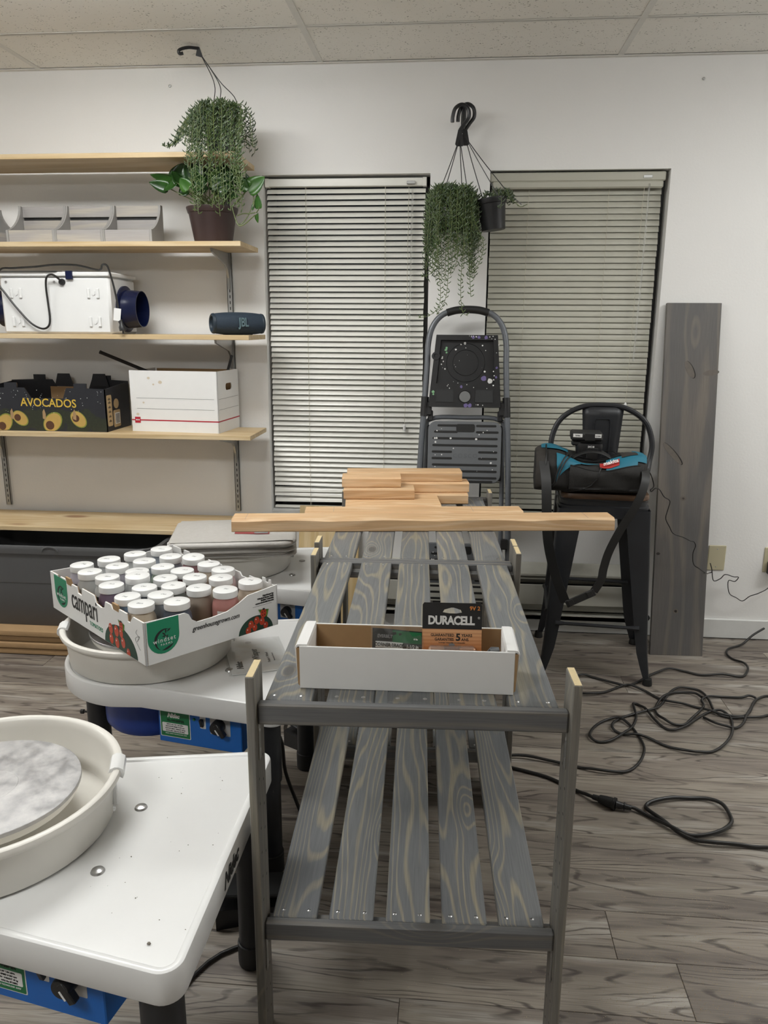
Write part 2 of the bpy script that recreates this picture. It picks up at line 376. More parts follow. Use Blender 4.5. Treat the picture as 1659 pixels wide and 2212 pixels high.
LAMPS = {(3, 2), (5, 2), (6, 2), (1, 2), (3, 6)}   # grid cells that hold a light
tcache = {}
for ci in range(len(XT) - 1):
    for ri in range(len(YT) - 1):
        x0, x1, y1, y0 = XT[ci], XT[ci + 1], YT[ri], YT[ri + 1]
        k = (round(x1 - x0, 3), round(y1 - y0, 3))
        if k not in tcache: tcache[k] = MB().box((0, 0, 0), (k[0] - .006, k[1] - .006, .015), .001).mesh('ceiling_tile', M_TILE, 0)
        obj('tile', tcache[k], ce, ((x0 + x1) / 2, (y0 + y1) / 2, ZC + .0095))
def emit(name, col, s):
    t = NT(name); e = t.n.new('ShaderNodeEmission'); e.inputs[0].default_value = (*col, 1); e.inputs[1].default_value = s
    t.l.new(e.outputs[0], t.out.inputs[0]); return t.mat
M_LAMP, M_LAMPB = emit('fluorescent_diffuser', LAMP_COL, LAMP), emit('fluorescent_diffuser_dim', LAMP_COL, LAMP_DIM)
def fixture(cx, cy, back, label):
    """surface-mounted wraparound fluorescent fixture hanging just below the grid"""
    t = thing('ceiling_light', label, 'ceiling light', (cx, cy, ZC), group='wraparound fluorescent lights on the ceiling')
    prof = [(-.17, -.018), (-.165, -.055), (-.13, -.072), (0, -.076), (.13, -.072), (.165, -.055), (.17, -.018)]  # unseen lamp body, shaped to drop below the grid so its sides brighten the ceiling
    MB().prism(prof, -.58, .58, lambda y, z, h: (h, y, z)).build('diffuser', M_LAMPB if back else M_LAMP, t, 0)
    MB().box((0, 0, -.011), (1.20, .36, .012)).build('housing', M_TBAR, t, 0)
    for s_ in (-1, 1): MB().prism([(y * 1.02, z * 1.02) for y, z in prof], s_ * .58, s_ * .595, lambda y, z, h: (h, y, z)).build('end_cap', M_TBAR, t, 0)
for ci, ri, w_ in ((1, 2, 'the far left one'), (3, 2, 'the one above the shelf side'), (5, 2, 'the dim one above the stool side'), (6, 2, 'the far right one')):
    fixture((XT[ci] + XT[ci + 1]) / 2, (YT[ri] + YT[ri + 1]) / 2, ci == 5, 'white wraparound ceiling light near the windows, ' + w_)
fixture((XT[3] + XT[4]) / 2, (YT[6] + YT[7]) / 2, False, 'white wraparound ceiling light behind the camera')
# baseboard + heater
tag(MB().box(((X0 - .77) / 2, YW - .006, .047), (-.77 - X0, .012, .094)).build('baseboard_left', M_TRIMW, smooth=0), kind='structure')
tag(MB().box((.88 + (X1 - .88) / 2, YW - .006, .047), (X1 - .88, .012, .094), .003).build('baseboard_right', M_TRIMW, smooth=0), kind='structure')
tag(MB().box((.055, YW - .006, .055), (1.65, .012, .11), .003).build('baseboard_back', M_TRIMW, smooth=0), kind='structure')
t = thing('baseboard_heater', 'long beige hot-water baseboard heater under the windows', 'heater', (.05, YW, 0))
hl = 1.66
MB().prism([(-.012, .345), (-.02, .345), (-.072, .305), (-.072, .296), (-.012, .335)], -hl / 2, hl / 2, lambda x, y, h: (h, x, y)).build('top_cover', M_HEAT, t, 0)
MB().box((0, -.008, .2), (hl, .008, .28)).build('back_panel', M_HEAT, t, 0)
MB().box((0, -.066, .204), (hl, .006, .098), .002).build('front_panel', M_HEAT, t, 0)
MB().box((0, -.062, .281), (hl, .004, .006)).build('damper', M_HEAT, t, 0)
MB().box((0, -.040, .21), (hl - .04, .044, .07)).build('fins', M_ALUM, t, 0)
MB().box((0, -.035, .100), (hl, .05, .004)).build('bottom_lip', M_HEAT, t, 0)
for s in (-1, 1): MB().box((s * (hl / 2 + .004), -.04, .21), (.008, .066, .26)).build('end_cap', M_HEAT, t, 0)
# windows: dark aluminium frame, pane, night outside
for i, wn in enumerate((W1, W2)):
    x0, x1, z0, z1 = wn; cx, cz = (x0 + x1) / 2, (z0 + z1) / 2
    f = MB()
    for s in (-1, 1): f.box((cx + s * ((x1 - x0) / 2 - .018), YW + .105, cz), (.036, .04, z1 - z0)); f.box((cx, YW + .105, cz + s * ((z1 - z0) / 2 - .018)), (x1 - x0, .04, .036))
    f.box((cx, YW + .105, cz - .05), (x1 - x0, .035, .03))
    wo = tag(f.build('window_%d' % (i + 1), M_ALUM, smooth=0), kind='structure')
    MB().box((cx, YW + .112, cz), (x1 - x0 - .05, .004, z1 - z0 - .05)).build('pane', M_GLASS, wo, 0)
    MB().box((cx, YW + .045, z0 + .006), (x1 - x0 - .002, .09, .010)).build('sill', M_TRIMW, wo, 0)

# ---------------------------------------------------------------- window blinds
def slat_mesh(length, mat, tilt, width):
    n = 5; pts = []
    for k in range(n + 1):
        s = (k / n - .5) * width; pts.append((s, .0021 * (1 - (2 * s / width) ** 2)))
    ring = pts + [(p[0], p[1] - .0005) for p in reversed(pts)]; c, sn = math.cos(tilt), math.sin(tilt)
    # +s goes to the window and up; room edge is low
    rs = [[(x, s * c - h * sn, s * sn + h * c) for s, h in ring] for x in (-length / 2, length / 2)]
    return MB().rings(rs).mesh('slat', mat, 40)
def blind(label, x0, x1, zt, zb, pitch, mat, tilt, ladders, valance, wand_x, cords, y=YW + .045):
    t = thing('window_blind', label, 'blind', ((x0 + x1) / 2, y, zb)); L = x1 - x0; cx = (x0 + x1) / 2
    if valance:
        MB().box((0, -.022, zt - zb - .020), (L + .012, .016, .036), .004).box((0, -.024, zt - zb - .052), (L - .004, .014, .03), .006).build('valance', mat, t, 30)
        MB().box((0, 0, zt - zb - .03), (L, .03, .03)).build('headrail', mat, t, 0); top = zt - .075
    else:
        MB().box((0, -.003, zt - zb - .017), (L, .034, .032), .002).build('headrail', mat, t, 30)
        for s in (-1, 1): MB().box((s * (L / 2 - .006), -.003, zt - zb - .017), (.018, .037, .036), .002).build('end_bracket', mat, t, 30)
        top = zt - .050
    me = slat_mesh(L - .004, mat, tilt, .030 if valance else .0272); n = int((top - zb - .028) / pitch)
    rr = random.Random(int(L * 1000))
    for k in range(n + 1):
        dx = rr.uniform(-.0015, .0015); rz = rr.uniform(-.0006, .0006); droop = 0
        if not valance and k >= n - 3: droop = (-.010, .006, -.012, .014)[n - k]
        obj('slat', me, t, (dx, 0, top - zb - k * pitch), (rr.uniform(-.05, .05) + (.12 if k >= n - 2 and not valance else 0), droop, rz))
    MB().box((0, 0, .010), (L - .002, .024, .012), .003).build('bottom_rail', mat, t, 30)
    for lx in ladders:
        x = lx - cx; q = MB()
        for yy in (-.0135, .0135): q.tube([(x, yy, .015), (x + .001, yy, (top - zb) / 2), (x, yy, top - zb + .02)], .0009, 4)
        q.build('ladder_cord', M_CORD, t)
    if wand_x:
        x = wand_x - cx
        MB().tube([(x, -.030, zt - zb - .05), (x - .004, -.033, zt - zb - .45), (x - .010, -.034, zt - zb - .78)], .0042, 6).build('tilt_wand', M_CLEAR, t)
        MB().box((x - .008, -.026, zt - zb - .022), (.036, .012, .012), .001).build('cord_lock', M_ZINC, t, 0)
    for cxx, ln in cords:
        x = cxx - cx; p = []
        for k in range(30): p.append((x - .006 * k / 29 + .0012 * math.sin(k * 1.7), -.026, zt - zb - .04 - ln * k / 29))
        q = MB().tube(p, .0011, 5).build('pull_cord', M_CORD, t)
        MB().lathe([(.002, .0), (.006, -.006), (.007, -.026), (.0045, -.032)], 10, (p[-1][0], p[-1][1], p[-1][2]), True, True).build('tassel', M_WPLAS, q)
    return t
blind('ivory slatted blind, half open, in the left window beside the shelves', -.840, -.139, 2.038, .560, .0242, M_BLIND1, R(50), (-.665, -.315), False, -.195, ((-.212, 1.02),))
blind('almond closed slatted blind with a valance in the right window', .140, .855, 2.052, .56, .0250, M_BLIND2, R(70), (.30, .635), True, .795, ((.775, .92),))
# ---------------------------------------------------------------- wall shelving
def standard(x, z0, z1, label):
    t = thing('shelf_standard', label, 'shelf rail', (x, YW, z0)); h = z1 - z0; q = MB()
    q.box((-.011, -.008, h / 2), (.0025, .016, h)).box((.011, -.008, h / 2), (.0025, .016, h)).box((0, -.015, h / 2), (.0245, .002, h))
    q.build('channel', M_ZINC, t, 0); q = MB()
    n = int(h / .0254)
    for k in range(n): q.box((0, -.0162, .02 + k * .0254), (.004, .0008, .013))
    q.build('slots', M_INKK, t, 0)
    for zz in (.09, h * .45, h - .12): MB().lathe([(.0, -.001), (.006, 0), (.006, .003)], 10, M=Matrix.Translation((0, -.0165, zz)) @ Matrix.Rotation(R(90), 4, 'X')).build('screw', M_STEEL, t)
standard(-1.006, .555, 2.05, 'slotted grey steel shelf rail on the wall nearest the left window')
standard(-2.155, .555, 2.05, 'slotted grey steel shelf rail at the left edge below the avocado box')
def bracket(x, ztop, label):
    t = thing('shelf_bracket', label, 'bracket', (x, YW - .016, ztop)); d = .245
    poly = [(0, 0), (-d, 0), (-d, -.014), (-.06, -.052), (-.034, -.07), (-.016, -.105), (-.010, -.150), (0, -.150)]
    MB().prism(poly, -.0045, .0045, lambda a, z, h: (h, a, z)).build('arm', M_ZINC, t, 0)
    MB().box((0, -d - .002, .004), (.009, .004, .020)).build('lip', M_ZINC, t, 0)
    return t
BX = -1.006
SH = [(2.0765, -.868, 'topmost pine shelf board, holding the trailing hanging-basket plant'), (1.744, -.863, 'pine shelf board under the brown plant pot and grey planter boxes'),
      (1.376, -.842, 'pine shelf board under the white fan box and the blue speaker'), (.9596, -.850, 'pine shelf board under the avocado carton and the white file box')]
for i, (zt, xr, lab) in enumerate(SH):
    L = 2.4; th = .0195
    t = MB().box((0, 0, 0), (L, .286, th), .0012).build('shelf_board', M_PINE, smooth=0, loc=(xr - L / 2, 3.322, zt - th / 2)); tag(t, lab, 'shelf')
    names = ('the top shelf, hidden behind the trailing plant', 'the shelf with the brown plant pot', 'the shelf with the blue speaker', 'the shelf with the white file box')
    br = bracket(BX, zt - th - .0005, 'grey steel bracket holding up ' + names[i])
    if i == 2:
        q = MB().box((-.005, -.045, -.028), (.0004, .05, .028)).build('sticker', M_CARDW, br, 0)
        MB().box((-.0053, -.027, -.028), (.0004, .012, .026)).build('print', M_INKK, q, 0)
    bracket(-2.155, zt - th - .0005, 'grey steel bracket on the left rail under ' + names[i])
t = MB().box((0, 0, 0), (2.1, .300, .021), .002).build('shelf_board', M_PINE, smooth=0, loc=(-.90 - 1.05, 3.339, .5215)); tag(t, 'lowest deep pine shelf above the grey tote', 'shelf')
for xx in (-2.155, BX): bracket(xx, .5105, 'grey steel bracket under the lowest pine shelf, ' + ('left rail' if xx < -2 else 'right rail'))
# small wall marks
for x, z, l in ((.971, 2.391, 'small metal eyelet screwed to the wall top right'), (-1.236, 2.405, 'small plastic wall plug left of the top hanging hook'), (-1.702, 2.106, 'small nail in the wall above the top shelf')):
    t = thing('wall_anchor', l, 'anchor', (x, YW, z))
    MB().lathe([(.002, -.001), (.006, -.002), (.005, -.005), (.002, -.006)], 10, M=Matrix.Rotation(R(-90), 4, 'X') @ Matrix.Scale(-1, 4, (0, 0, 1)) if False else Matrix.Rotation(R(90), 4, 'X') @ Matrix.Scale(-1, 4, (0, 0, 1)), cap0=True, cap1=True).build('plug', M_ZINC, t)

# grey planter boxes on the second shelf
def planter(label, loc, rz):
    t = thing('planter_box', label, 'planter box', loc, rz, 'grey-washed planter boxes on the shelf'); wd, d, hb, hf = .200, .135, .158, .050
    prof = [(0, 0), (d, 0), (d, hb), (d - .022, hb)]
    for k in range(1, 9):
        a = R(90 * k / 9); prof.append((d - .022 - (d - .022) * math.sin(a) * 1.0 * (k / 9), hf + (hb - hf) * (1 - math.sin(a)) ** .9))
    prof.append((0, hf))
    for s in (-1, 1): MB().prism(prof, s * wd / 2 - .005, s * wd / 2 + .005, lambda y, z, h: (h, y, z)).build('side_panel', M_GWASHZ, t, 0)
    MB().box((0, .005, hf / 2), (wd - .011, .009, hf - .002), .0012).build('front_board', M_GWASH, t, 0)
    for k in range(3): MB().box((0, d - .006, .024 + k * .056), (wd - .011, .009, .044), .0012).build('back_slat', M_GWASH, t, 0)
    MB().box((0, d / 2, .004), (wd - .011, d - .022, .006)).build('base', M_GWASH, t, 0)
    MB().box((0, d + .0005, .075), (wd - .004, .003, .148)).build('back_panel', M_INKK, t, 0)  # added black sheet: the shade in the slat gaps put in as colour
    return t
for k, l in enumerate(('grey-washed planter box, rightmost of three, beside the brown plant pot', 'grey-washed planter box in the middle of the row of three', 'grey-washed planter box, left of the row of three')):
    planter(l, (-1.345 - k * .2065, 3.215, 1.744), R(-.5))
planter('grey-washed planter box turned sideways at the left end of the shelf', (-1.925, 3.30, 1.744), R(72))

# inline duct fan in a white box
t = thing('duct_fan', 'white inline duct fan box with navy round outlet and black cord', 'fan', (-1.425, 3.19, 1.376)); bw, bd, bh = .475, .262, .232
MB().box((-bw / 2, bd / 2, bh / 2), (bw, bd, bh), .010).build('casing', M_WPLAS, t, 40)
MB().box((-bw / 2, bd / 2, bh + .009), (bw + .012, bd + .014, .018), .004).build('lid', M_WPLAS, t, 40)
for sx in (-.405, -.07):
    for sz in (.05, .165):
        q = MB(); q.box((sx - .020, -.003, sz), (.012, .008, .040), .002).box((sx + .020, -.003, sz), (.012, .008, .040), .002)
        q.prism([(-.007, .008), (-.007, -.004), (0, -.010), (.007, -.004), (.007, .008)], -.003, .001, lambda x, z, h, sx=sx, sz=sz: (sx + x, h, sz + z)); q.build('mounting_foot', M_WPLAS, t, 30)
MB().box((-.165, -.007, bh + .005), (.030, .010, .034), .002).build('clip', plain('navy_plastic', (.006, .010, .042), .25), t, 30)
NAVY = bpy.data.materials['navy_plastic']
for s in (0, 1):
    Mx = Matrix.Translation((0 if s == 0 else -bw, .145, .105)) @ Matrix.Rotation(R(90 if s == 0 else -90), 4, 'Y')
    q = MB().lathe([(.072, .0), (.097, 0), (.097, .008), (.080, .012), (.080, .03), (.075, .075), (.0765, .078), (.0735, .078), (.071, .03), (.071, .004)], 40, M=Mx).build('duct_flange', NAVY, t, 40)
    MB().lathe([(.0, .001), (.072, .001)], 32, M=Mx).build('inner_wall', M_BLKP, q)
MB().box((-.205, .11, bh + .022), (.07, .06, .014), .003).build('top_module', M_INKG, t, 30)
for sx in (-.445, -.235): MB().lathe([(.0, -.001), (.006, 0), (.005, .002)], 8, M=Matrix.Translation((sx, -.001, bh - .022)) @ Matrix.Rotation(R(90), 4, 'X')).build('screw', M_STEEL, t)
MB().lathe([(.014, 0), (.013, .010), (.008, .016)], 12, M=Matrix.Translation((-.200, .001, bh - .022)) @ Matrix.Rotation(R(90), 4, 'X'), cap1=True).build('cord_gland', M_BLKP, t)
pts = [(-.20, -.010, .212), (-.205, -.03, .226), (-.225, -.035, .238), (-.25, -.03, .228), (-.262, -.02, .19), (-.264, -.012, .13), (-.262, -.012, .06), (-.272, -.014, .030), (-.30, -.016, .022), (-.345, -.016, .045), (-.40, -.016, .105), (-.44, -.018, .16), (-.47, -.02, .21), (-.475, .02, .262), (-.44, .06, .270), (-.35, .07, .276), (-.26, .06, .283), (-.16, .055, .281), (-.07, .04, .262), (-.035, .01, .262), (-.016, -.012, .278), (.006, -.018, .272), (.022, -.02, .22), (.036, -.022, .15), (.042, -.022, .09), (.046, -.022, .06)]
cd = MB().tube(curve_pts(pts, 5), .0042, 7).build('power_cord', M_CABLE, t)
MB().box((0, 0, 0), (.030, .0015, .050), .0003, M=Matrix.Translation((.038, -.029, .080)) @ Matrix.Rotation(R(8), 4, 'Y')).build('cord_tag', M_CARDW, cd, 0)
MB().lathe([(.008, 0), (.009, .02), (.014, .03), (.014, .045)], 10, M=Matrix.Translation((.047, -.022, .060)) @ Matrix.Rotation(R(170), 4, 'Y'), cap1=True).box((.055, -.026, .010), (.0015, .006, .016)).box((.055, -.017, .010), (.0015, .006, .016)).build('plug', M_BLKP, cd)
t = thing('paper_sheets', 'loose printed paper sheets lying on the fan box lid', 'papers', (-1.80, 3.30, 1.6268))
for k in range(3): MB().grid(6, 2, lambda u, v, k=k: ((u - .5) * .27 + k * .012, (v - .5) * .205 - .025, .0006 + k * .0011 + .003 * max(0, u - .8) * 5 * .3)).build('sheet', M_CARDW, t)

# bluetooth speaker
t = thing('portable_speaker', 'dark blue fabric barrel speaker lying on the shelf', 'speaker', (-.922, 3.305, 1.376), R(33)); r0, L = .047, .235
FAB = NT('speaker_fabric'); o_ = FAB.obj(); FAB.bump(FAB.voro(o_, 700), .5, .0006); FAB.done(FAB.mix(FAB.voro(o_, 700), (.008, .016, .028), (.026, .045, .07)), .75); FAB = FAB.mat
Mx = Matrix.Translation((0, 0, r0)) @ Matrix.Rotation(R(90), 4, 'Y')
prof = [(r0 * (1 - .13 * abs(2 * k / 12 - 1) ** 2.5), (k / 12 - .5) * L * .86) for k in range(13)]
MB().lathe(prof, 28, M=Mx).build('grille', FAB, t, 60)
for s in (-1, 1):
    MS = Mx @ Matrix.Scale(s, 4, (0, 0, 1))
    e = MB().lathe([(.041, L * .43), (.0425, L * .44), (.041, L * .47), (.036, L * .485), (.031, L * .475), (.029, L * .44), (.0, L * .435)], 28, M=MS).build('end_ring', M_BLUED if False else plain('speaker_ring_%d' % s, (.012, .024, .038), .5), t, 40)
    ey = -L * .4365
    if s < 0:
        text('logo', '!', .04, plain('speaker_logo', (.10, .16, .18), .5), e, (ey, 0, r0), (0, -1, 0), (0, 0, 1), bold=.0015)
text('logo', 'JBL', .050, bpy.data.materials['speaker_logo'], t, (.012, -r0 - .0006, r0 + .004), (1, 0, 0), (0, 0, 1), bold=.0014, sx=.62, ext=.004)
MB().box((0, 0, .002), (.12, .03, .004)).build('foot', M_RUBB, t, 0)

# avocado carton
M_AVB = plain('carton_navy', (.012, .013, .018), .55, var=.2); AV = thing('avocado_carton', 'open black AVOCADOS fruit carton with printed avocado halves', 'carton', (-1.494, 3.22, .9596)); aw, ad, ah = .56, .25, .188
fr = [(-aw, 0), (0, 0), (0, ah - .004), (-.080, ah), (-.080, ah + .020), (-.138, ah + .020), (-.138, ah), (-.172, ah), (-.190, ah - .045), (-.335, ah - .045), (-.362, ah + .0), (-.395, ah), (-.395, ah + .022), (-.452, ah + .022), (-.452, ah), (-aw, ah - .004)]
fn = MB().prism(fr, 0, .004, lambda x, z, h: (x, h, z)).build('front_panel', M_AVB, AV, 0)
MB().prism([(p[0], p[1] - .001) for p in fr], .0042, .0052, lambda x, z, h: (x, h, z)).build('lining', M_CARDB, AV, 0)
MB().prism([(x, z + (.02 if z > .1 else 0)) for x, z in fr], ad - .004, ad, lambda x, z, h: (x, h, z)).build('back_panel', M_AVB, AV, 0)
MB().prism([(0, 0), (ad, 0), (ad, ah + .012), (ad * .55, ah + .006), (0, ah - .004)], -.004, 0, lambda y, z, h: (h, y, z)).build('side_panel', M_AVB, AV, 0)
MB().prism([(0, 0), (ad, 0), (ad, ah + .012), (0, ah - .004)], -aw, -aw + .004, lambda y, z, h: (h, y, z)).build('side_panel', M_AVB, AV, 0)
MB().box((-aw / 2, ad / 2, .003), (aw - .01, ad - .012, .004)).build('base', M_CARDB, AV, 0)
for xx in (-.30, -.13, .0): 
    if xx < 0: MB().prism([(-.045, ah - .01), (.045, ah - .01), (.028, ah + .048), (-.028, ah + .048)], ad - .016, ad - .012, lambda x, z, h, xx=xx: (xx + x, h, z)).build('flap', M_AVB, AV, 0)
MB().prism([(-.36, .06), (-.2, .06), (-.2, ah - .01), (-.36, ah - .01)], ad - .03, ad - .028, lambda x, z, h: (x, h, z)).build('inner_liner', M_CARDB, AV, 0)
text('lettering', 'AVOCADOS', .050, plain('gold_ink', (.60, .40, .05), .5), AV, (-.258, -.0006, .122), (1, 0, -.018), (0, 0, 1), bold=.0006, sx=.92)
q = MB(); rr = random.Random(5)
AG, AO, AT, AP = plain('avocado_skin', (.018, .022, .010), .6, var=.5, scale=90), plain('avocado_rim', (.20, .22, .035), .5), plain('avocado_flesh', (.46, .30, .08), .5, var=.12), plain('avocado_pit', (.085, .035, .016), .5, var=.3)
fy = lambda d: (lambda x, z, h: (x, -d - h * .0002, z))
def flat(q, poly, d): q.add([(x, -d, z) for x, z in poly], [tuple(range(len(poly)))])
def inb(poly): return [(max(-aw + .002, min(-.002, x)), max(.002, z)) for x, z in poly]
for k in range(30): q.mat(0); flat(q, inb(ell(-.56 + .019 * k + rr.uniform(-.01, .01), rr.uniform(.012, .072), .034, .027, 14, rr.random() * 3)), .0004 + k * 1e-5)
for x, z, s, rot in ((-.545, .068, .85, -.7), (-.475, .024, 1.05, .9), (-.400, .062, .9, -.7), (-.255, .030, 1.15, .8), (-.135, .062, .95, -.8), (-.56, .02, .8, .3)):
    for m, f, d in ((1, 1.0, .0009), (2, .90, .0010)):
        q.mat(m); e = []
        for tt in range(24):
            a = 2 * math.pi * tt / 24; rad = s * f * .042 * (1 + .28 * math.cos(a)); px, pz = rad * 1.05 * math.cos(a), rad * .74 * math.sin(a)
            e.append((x + px * math.cos(rot) - pz * math.sin(rot), z + px * math.sin(rot) + pz * math.cos(rot)))
        flat(q, inb(e), d)
    q.mat(3); flat(q, inb(ell(x - .006 * math.cos(rot), z - .004, .017 * s, .017 * s, 14)), .0011)
q.build('printed_avocados', [AG, AO, AT, AP], AV, 0)
q = MB()
for k in range(60): q.add([(a, -.0012, c) for a, c in ell(rr.uniform(-.55, -.01), rr.uniform(.08, ah - .01), *([rr.uniform(.0007, .0018)] * 2), 6)], [tuple(range(6))])
q.build('printed_specks', M_INKW, AV, 0)
q = MB()
for x in (-.43, -.283, -.145): q.add([(x - .006, -.0013, .055), (x + .008, -.0013, .05), (x + .009, -.0013, .075), (x + .003, -.0013, .098), (x - .005, -.0013, .085)], [(0, 1, 2, 3, 4)])
q.build('hand_slot_flaps', M_CARDB, AV, 0)
q = MB().prism(rrect(.050, .135, .008, 3, .035, .090), 0, .0004, lambda y, z, h: (.0002 + h, y, z)).build('side_label', plain('tan_label', (.45, .32, .17), .6), AV, 0)
for zz in (.045, .065, .085, .105, .125, .14): text('print', 'o8o', .016, M_INKK, q, (.0008, .035, zz), (0, 1, 0), (0, 0, 1))
q = MB().prism(rrect(.07, .075, .008, 3, .105, .05), 0, .0004, lambda y, z, h: (.0002 + h, y, z)).build('side_label', bpy.data.materials['tan_label'], AV, 0)
q2 = MB().prism(rrect(.05, .05, .004, 2, .11, .05), 0, .0003, lambda y, z, h: (.0007 + h, y, z)).build('barcode_label', M_CARDW, AV, 0)
for zz in range(7): MB().box((.0013, .11, .032 + zz * .006), (.0003, .04, .0025)).build('bar', M_INKK, q2, 0)
MB().prism(ell(.105, .115, .026, .022, 16), 0, .0004, lambda y, z, h: (.0002 + h, y, z)).build('side_print', bpy.data.materials['tan_label'], AV, 0)

# white file box with red line
FB = thing('file_box', 'white cardboard file box with a red line, handle hole and no lid', 'box', (-1.002, 3.239, .9596), R(-5.5)); fw, fd, fh = .405, .245, .264
MB().box((-fw / 2, .002, fh / 2), (fw, .004, fh)).build('front_panel', M_CARDW, FB, 0)
MB().box((-fw / 2, fd - .002, fh / 2), (fw, .004, fh)).build('back_panel', M_CARDW, FB, 0)
MB().box((-fw + .002, fd / 2, fh / 2), (.004, fd - .008, fh)).build('side_panel', M_CARDW, FB, 0)
hole = rrect(.072, .030, .012, 4, fd * .52, fh * .735)
bm = bmesh.new()   # right side with hand hole
def holed(outer, inner, h0, h1, fn):
    n1, n2 = len(outer), len(inner); q = MB(); vs = []
    for h in (h0, h1): vs += [fn(x, y, h) for x, y in outer] + [fn(x, y, h) for x, y in inner]
    N = n1 + n2; fs = []
    cx = sum(p[0] for p in inner) / n2; cy = sum(p[1] for p in inner) / n2
    # bridge: connect each inner edge to outer by angle
    def ang(p): return math.atan2(p[1] - cy, p[0] - cx) % (2 * math.pi)
    io = sorted(range(n1), key=lambda i: ang(outer[i])); ii = sorted(range(n2), key=lambda i: ang(inner[i]))
    a = b_ = 0; steps = 0
    while steps < n1 + n2:
        oa, ia = io[a % n1], n1 + ii[b_ % n2]
        na = ang(outer[io[(a + 1) % n1]]) + 2 * math.pi * ((a + 1) // n1); nb = ang(inner[ii[(b_ + 1) % n2]]) + 2 * math.pi * ((b_ + 1) // n2)
        if (na < nb and a < n1) or b_ >= n2: fs.append((oa, io[(a + 1) % n1], ia)); a += 1
        else: fs.append((oa, n1 + ii[(b_ + 1) % n2], ia)); b_ += 1
        steps += 1
    allf = fs + [tuple(N + i for i in reversed(f)) for f in fs]
    for L_, off in ((n1, 0), (n2, n1)):
        for i in range(L_): j = (i + 1) % L_; allf.append((off + i, off + j, N + off + j, N + off + i))
    return q.add(vs, allf)
bm.free()
holed([(0, 0), (fd / 2, 0), (fd, 0), (fd, fh / 2), (fd, fh), (fd / 2, fh), (0, fh), (0, fh / 2)], hole, -.004, 0, lambda y, z, h: (h, y, z)).build('side_panel', M_CARDW, FB, 0)
MB().box((-fw / 2, fd / 2, .003), (fw - .01, fd - .01, .004)).build('base', M_CARDB, FB, 0)
MB().box((-fw / 2, fd - .0052, fh / 2 - .001), (fw - .01, .001, fh - .002)).box((-fw / 2, .0048, fh / 2 - .001), (fw - .01, .001, fh - .002)).build('lining', M_CARDB, FB, 0)
RED = plain('red_ink', (.42, .012, .03), .5)
MB().box((-fw / 2, -.0004, .050), (fw, .0006, .005)).box((.0004, fd / 2, .050), (.0006, fd, .005)).build('red_line', RED, FB, 0)
q = MB().box((-fw + .028, -.0008, .050), (.026, .0006, .026)).build('red_mark', RED, FB, 0)
text('print', 'EE/OE', .007, M_INKW, q, (-fw + .028, -.0014, .050), (1, 0, 0), (0, 0, 1), bold=.0003)
q = MB()
for zz in (.100, .146): q.box((-fw / 2 + .005, -.0004, zz), (fw - .045, .0006, .0012)); q.box((.0004, fd / 2, zz), (.0006, fd - .02, .0012))
q.build('writing_lines', M_INKG, FB, 0)
q = MB()
for x, z, s in ((-.315, .232, .007), (-.262, .215, .009), (-.294, .205, .005), (-.345, .126, .005), (-.375, .075, .007)): q.add([(a, -.0005, c) for a, c in ell(x, z, s, s * .8, 10)], [tuple(range(10))])
q.build('glue_stains', plain('stain', (.60, .52, .40), .7), FB, 0)
def rod(name, label, a, b_, r=.0075):
    t = thing(name, label, 'rod', a); d = Vector(b_) - Vector(a)
    MB().tube([(0, 0, 0), tuple(d)], r, 4).build('bar', plain('black_stick', (.012, .012, .014), .5), t, 0) if 'black_stick' not in bpy.data.materials else MB().tube([(0, 0, 0), tuple(d)], r, 4).build('bar', bpy.data.materials['black_stick'], t, 0)
    MB().tube([tuple(d), tuple(d * 1.012)], r * 1.1, 6).build('end_cap', M_RUBB, t, 0)
rod('metal_bar', 'long black bar sticking out of the file box to the left', (-1.18, 3.34, 1.15), (-1.535, 3.30, 1.298))
rod('metal_bar', 'short black bar standing in the right end of the file box', (-1.065, 3.38, 1.0), (-.975, 3.38, 1.285), .006)
# ---------------------------------------------------------------- plants
def leafmat(name, a, b_, rough=.35):
    t = NT(name); o = t.obj(); return t.done(t.mix(t.rng(t.noise(o, 18, 2), .35, .65), a, b_), rough, Subsurface_Weight=.0)
M_VINE = leafmat('vine_green', (.026, .052, .018), (.055, .088, .034), .42)
M_VINE2 = leafmat('vine_bright', (.045, .085, .020), (.085, .13, .042), .42)
M_STEM = plain('stem_green', (.12, .155, .05), .5, var=.15)
M_POTH = leafmat('pothos_leaf', (.010, .036, .007), (.022, .075, .012), .25)
M_POTH2 = leafmat('pothos_leaf_bright', (.022, .085, .012), (.045, .13, .018), .3)
M_SOIL = plain('soil', (.02, .014, .01), .95, var=.5, scale=200, bump=.5)
def banana(q, p, d, up, L, w):
    """crescent leaf: bends from direction d towards up"""
    rs = []
    prev = Vector(p)
    for k in range(5):
        s = k / 4; dirv = (d * math.cos(s * 1.25) + up * math.sin(s * 1.25)).normalized()
        if k: prev = prev + dirv * L / 4
        r = w * (0.35 + 1.3 * s * (1 - s) * 2) if k < 4 else w * .08
        side = dirv.cross(Vector((.3, .5, .8))).normalized(); nn = dirv.cross(side)
        rs.append([tuple(prev + side * r * math.cos(a) + nn * r * math.sin(a)) for a in (0, 1.571, 3.142, 4.712)])
    q.rings(rs, True, False, True)
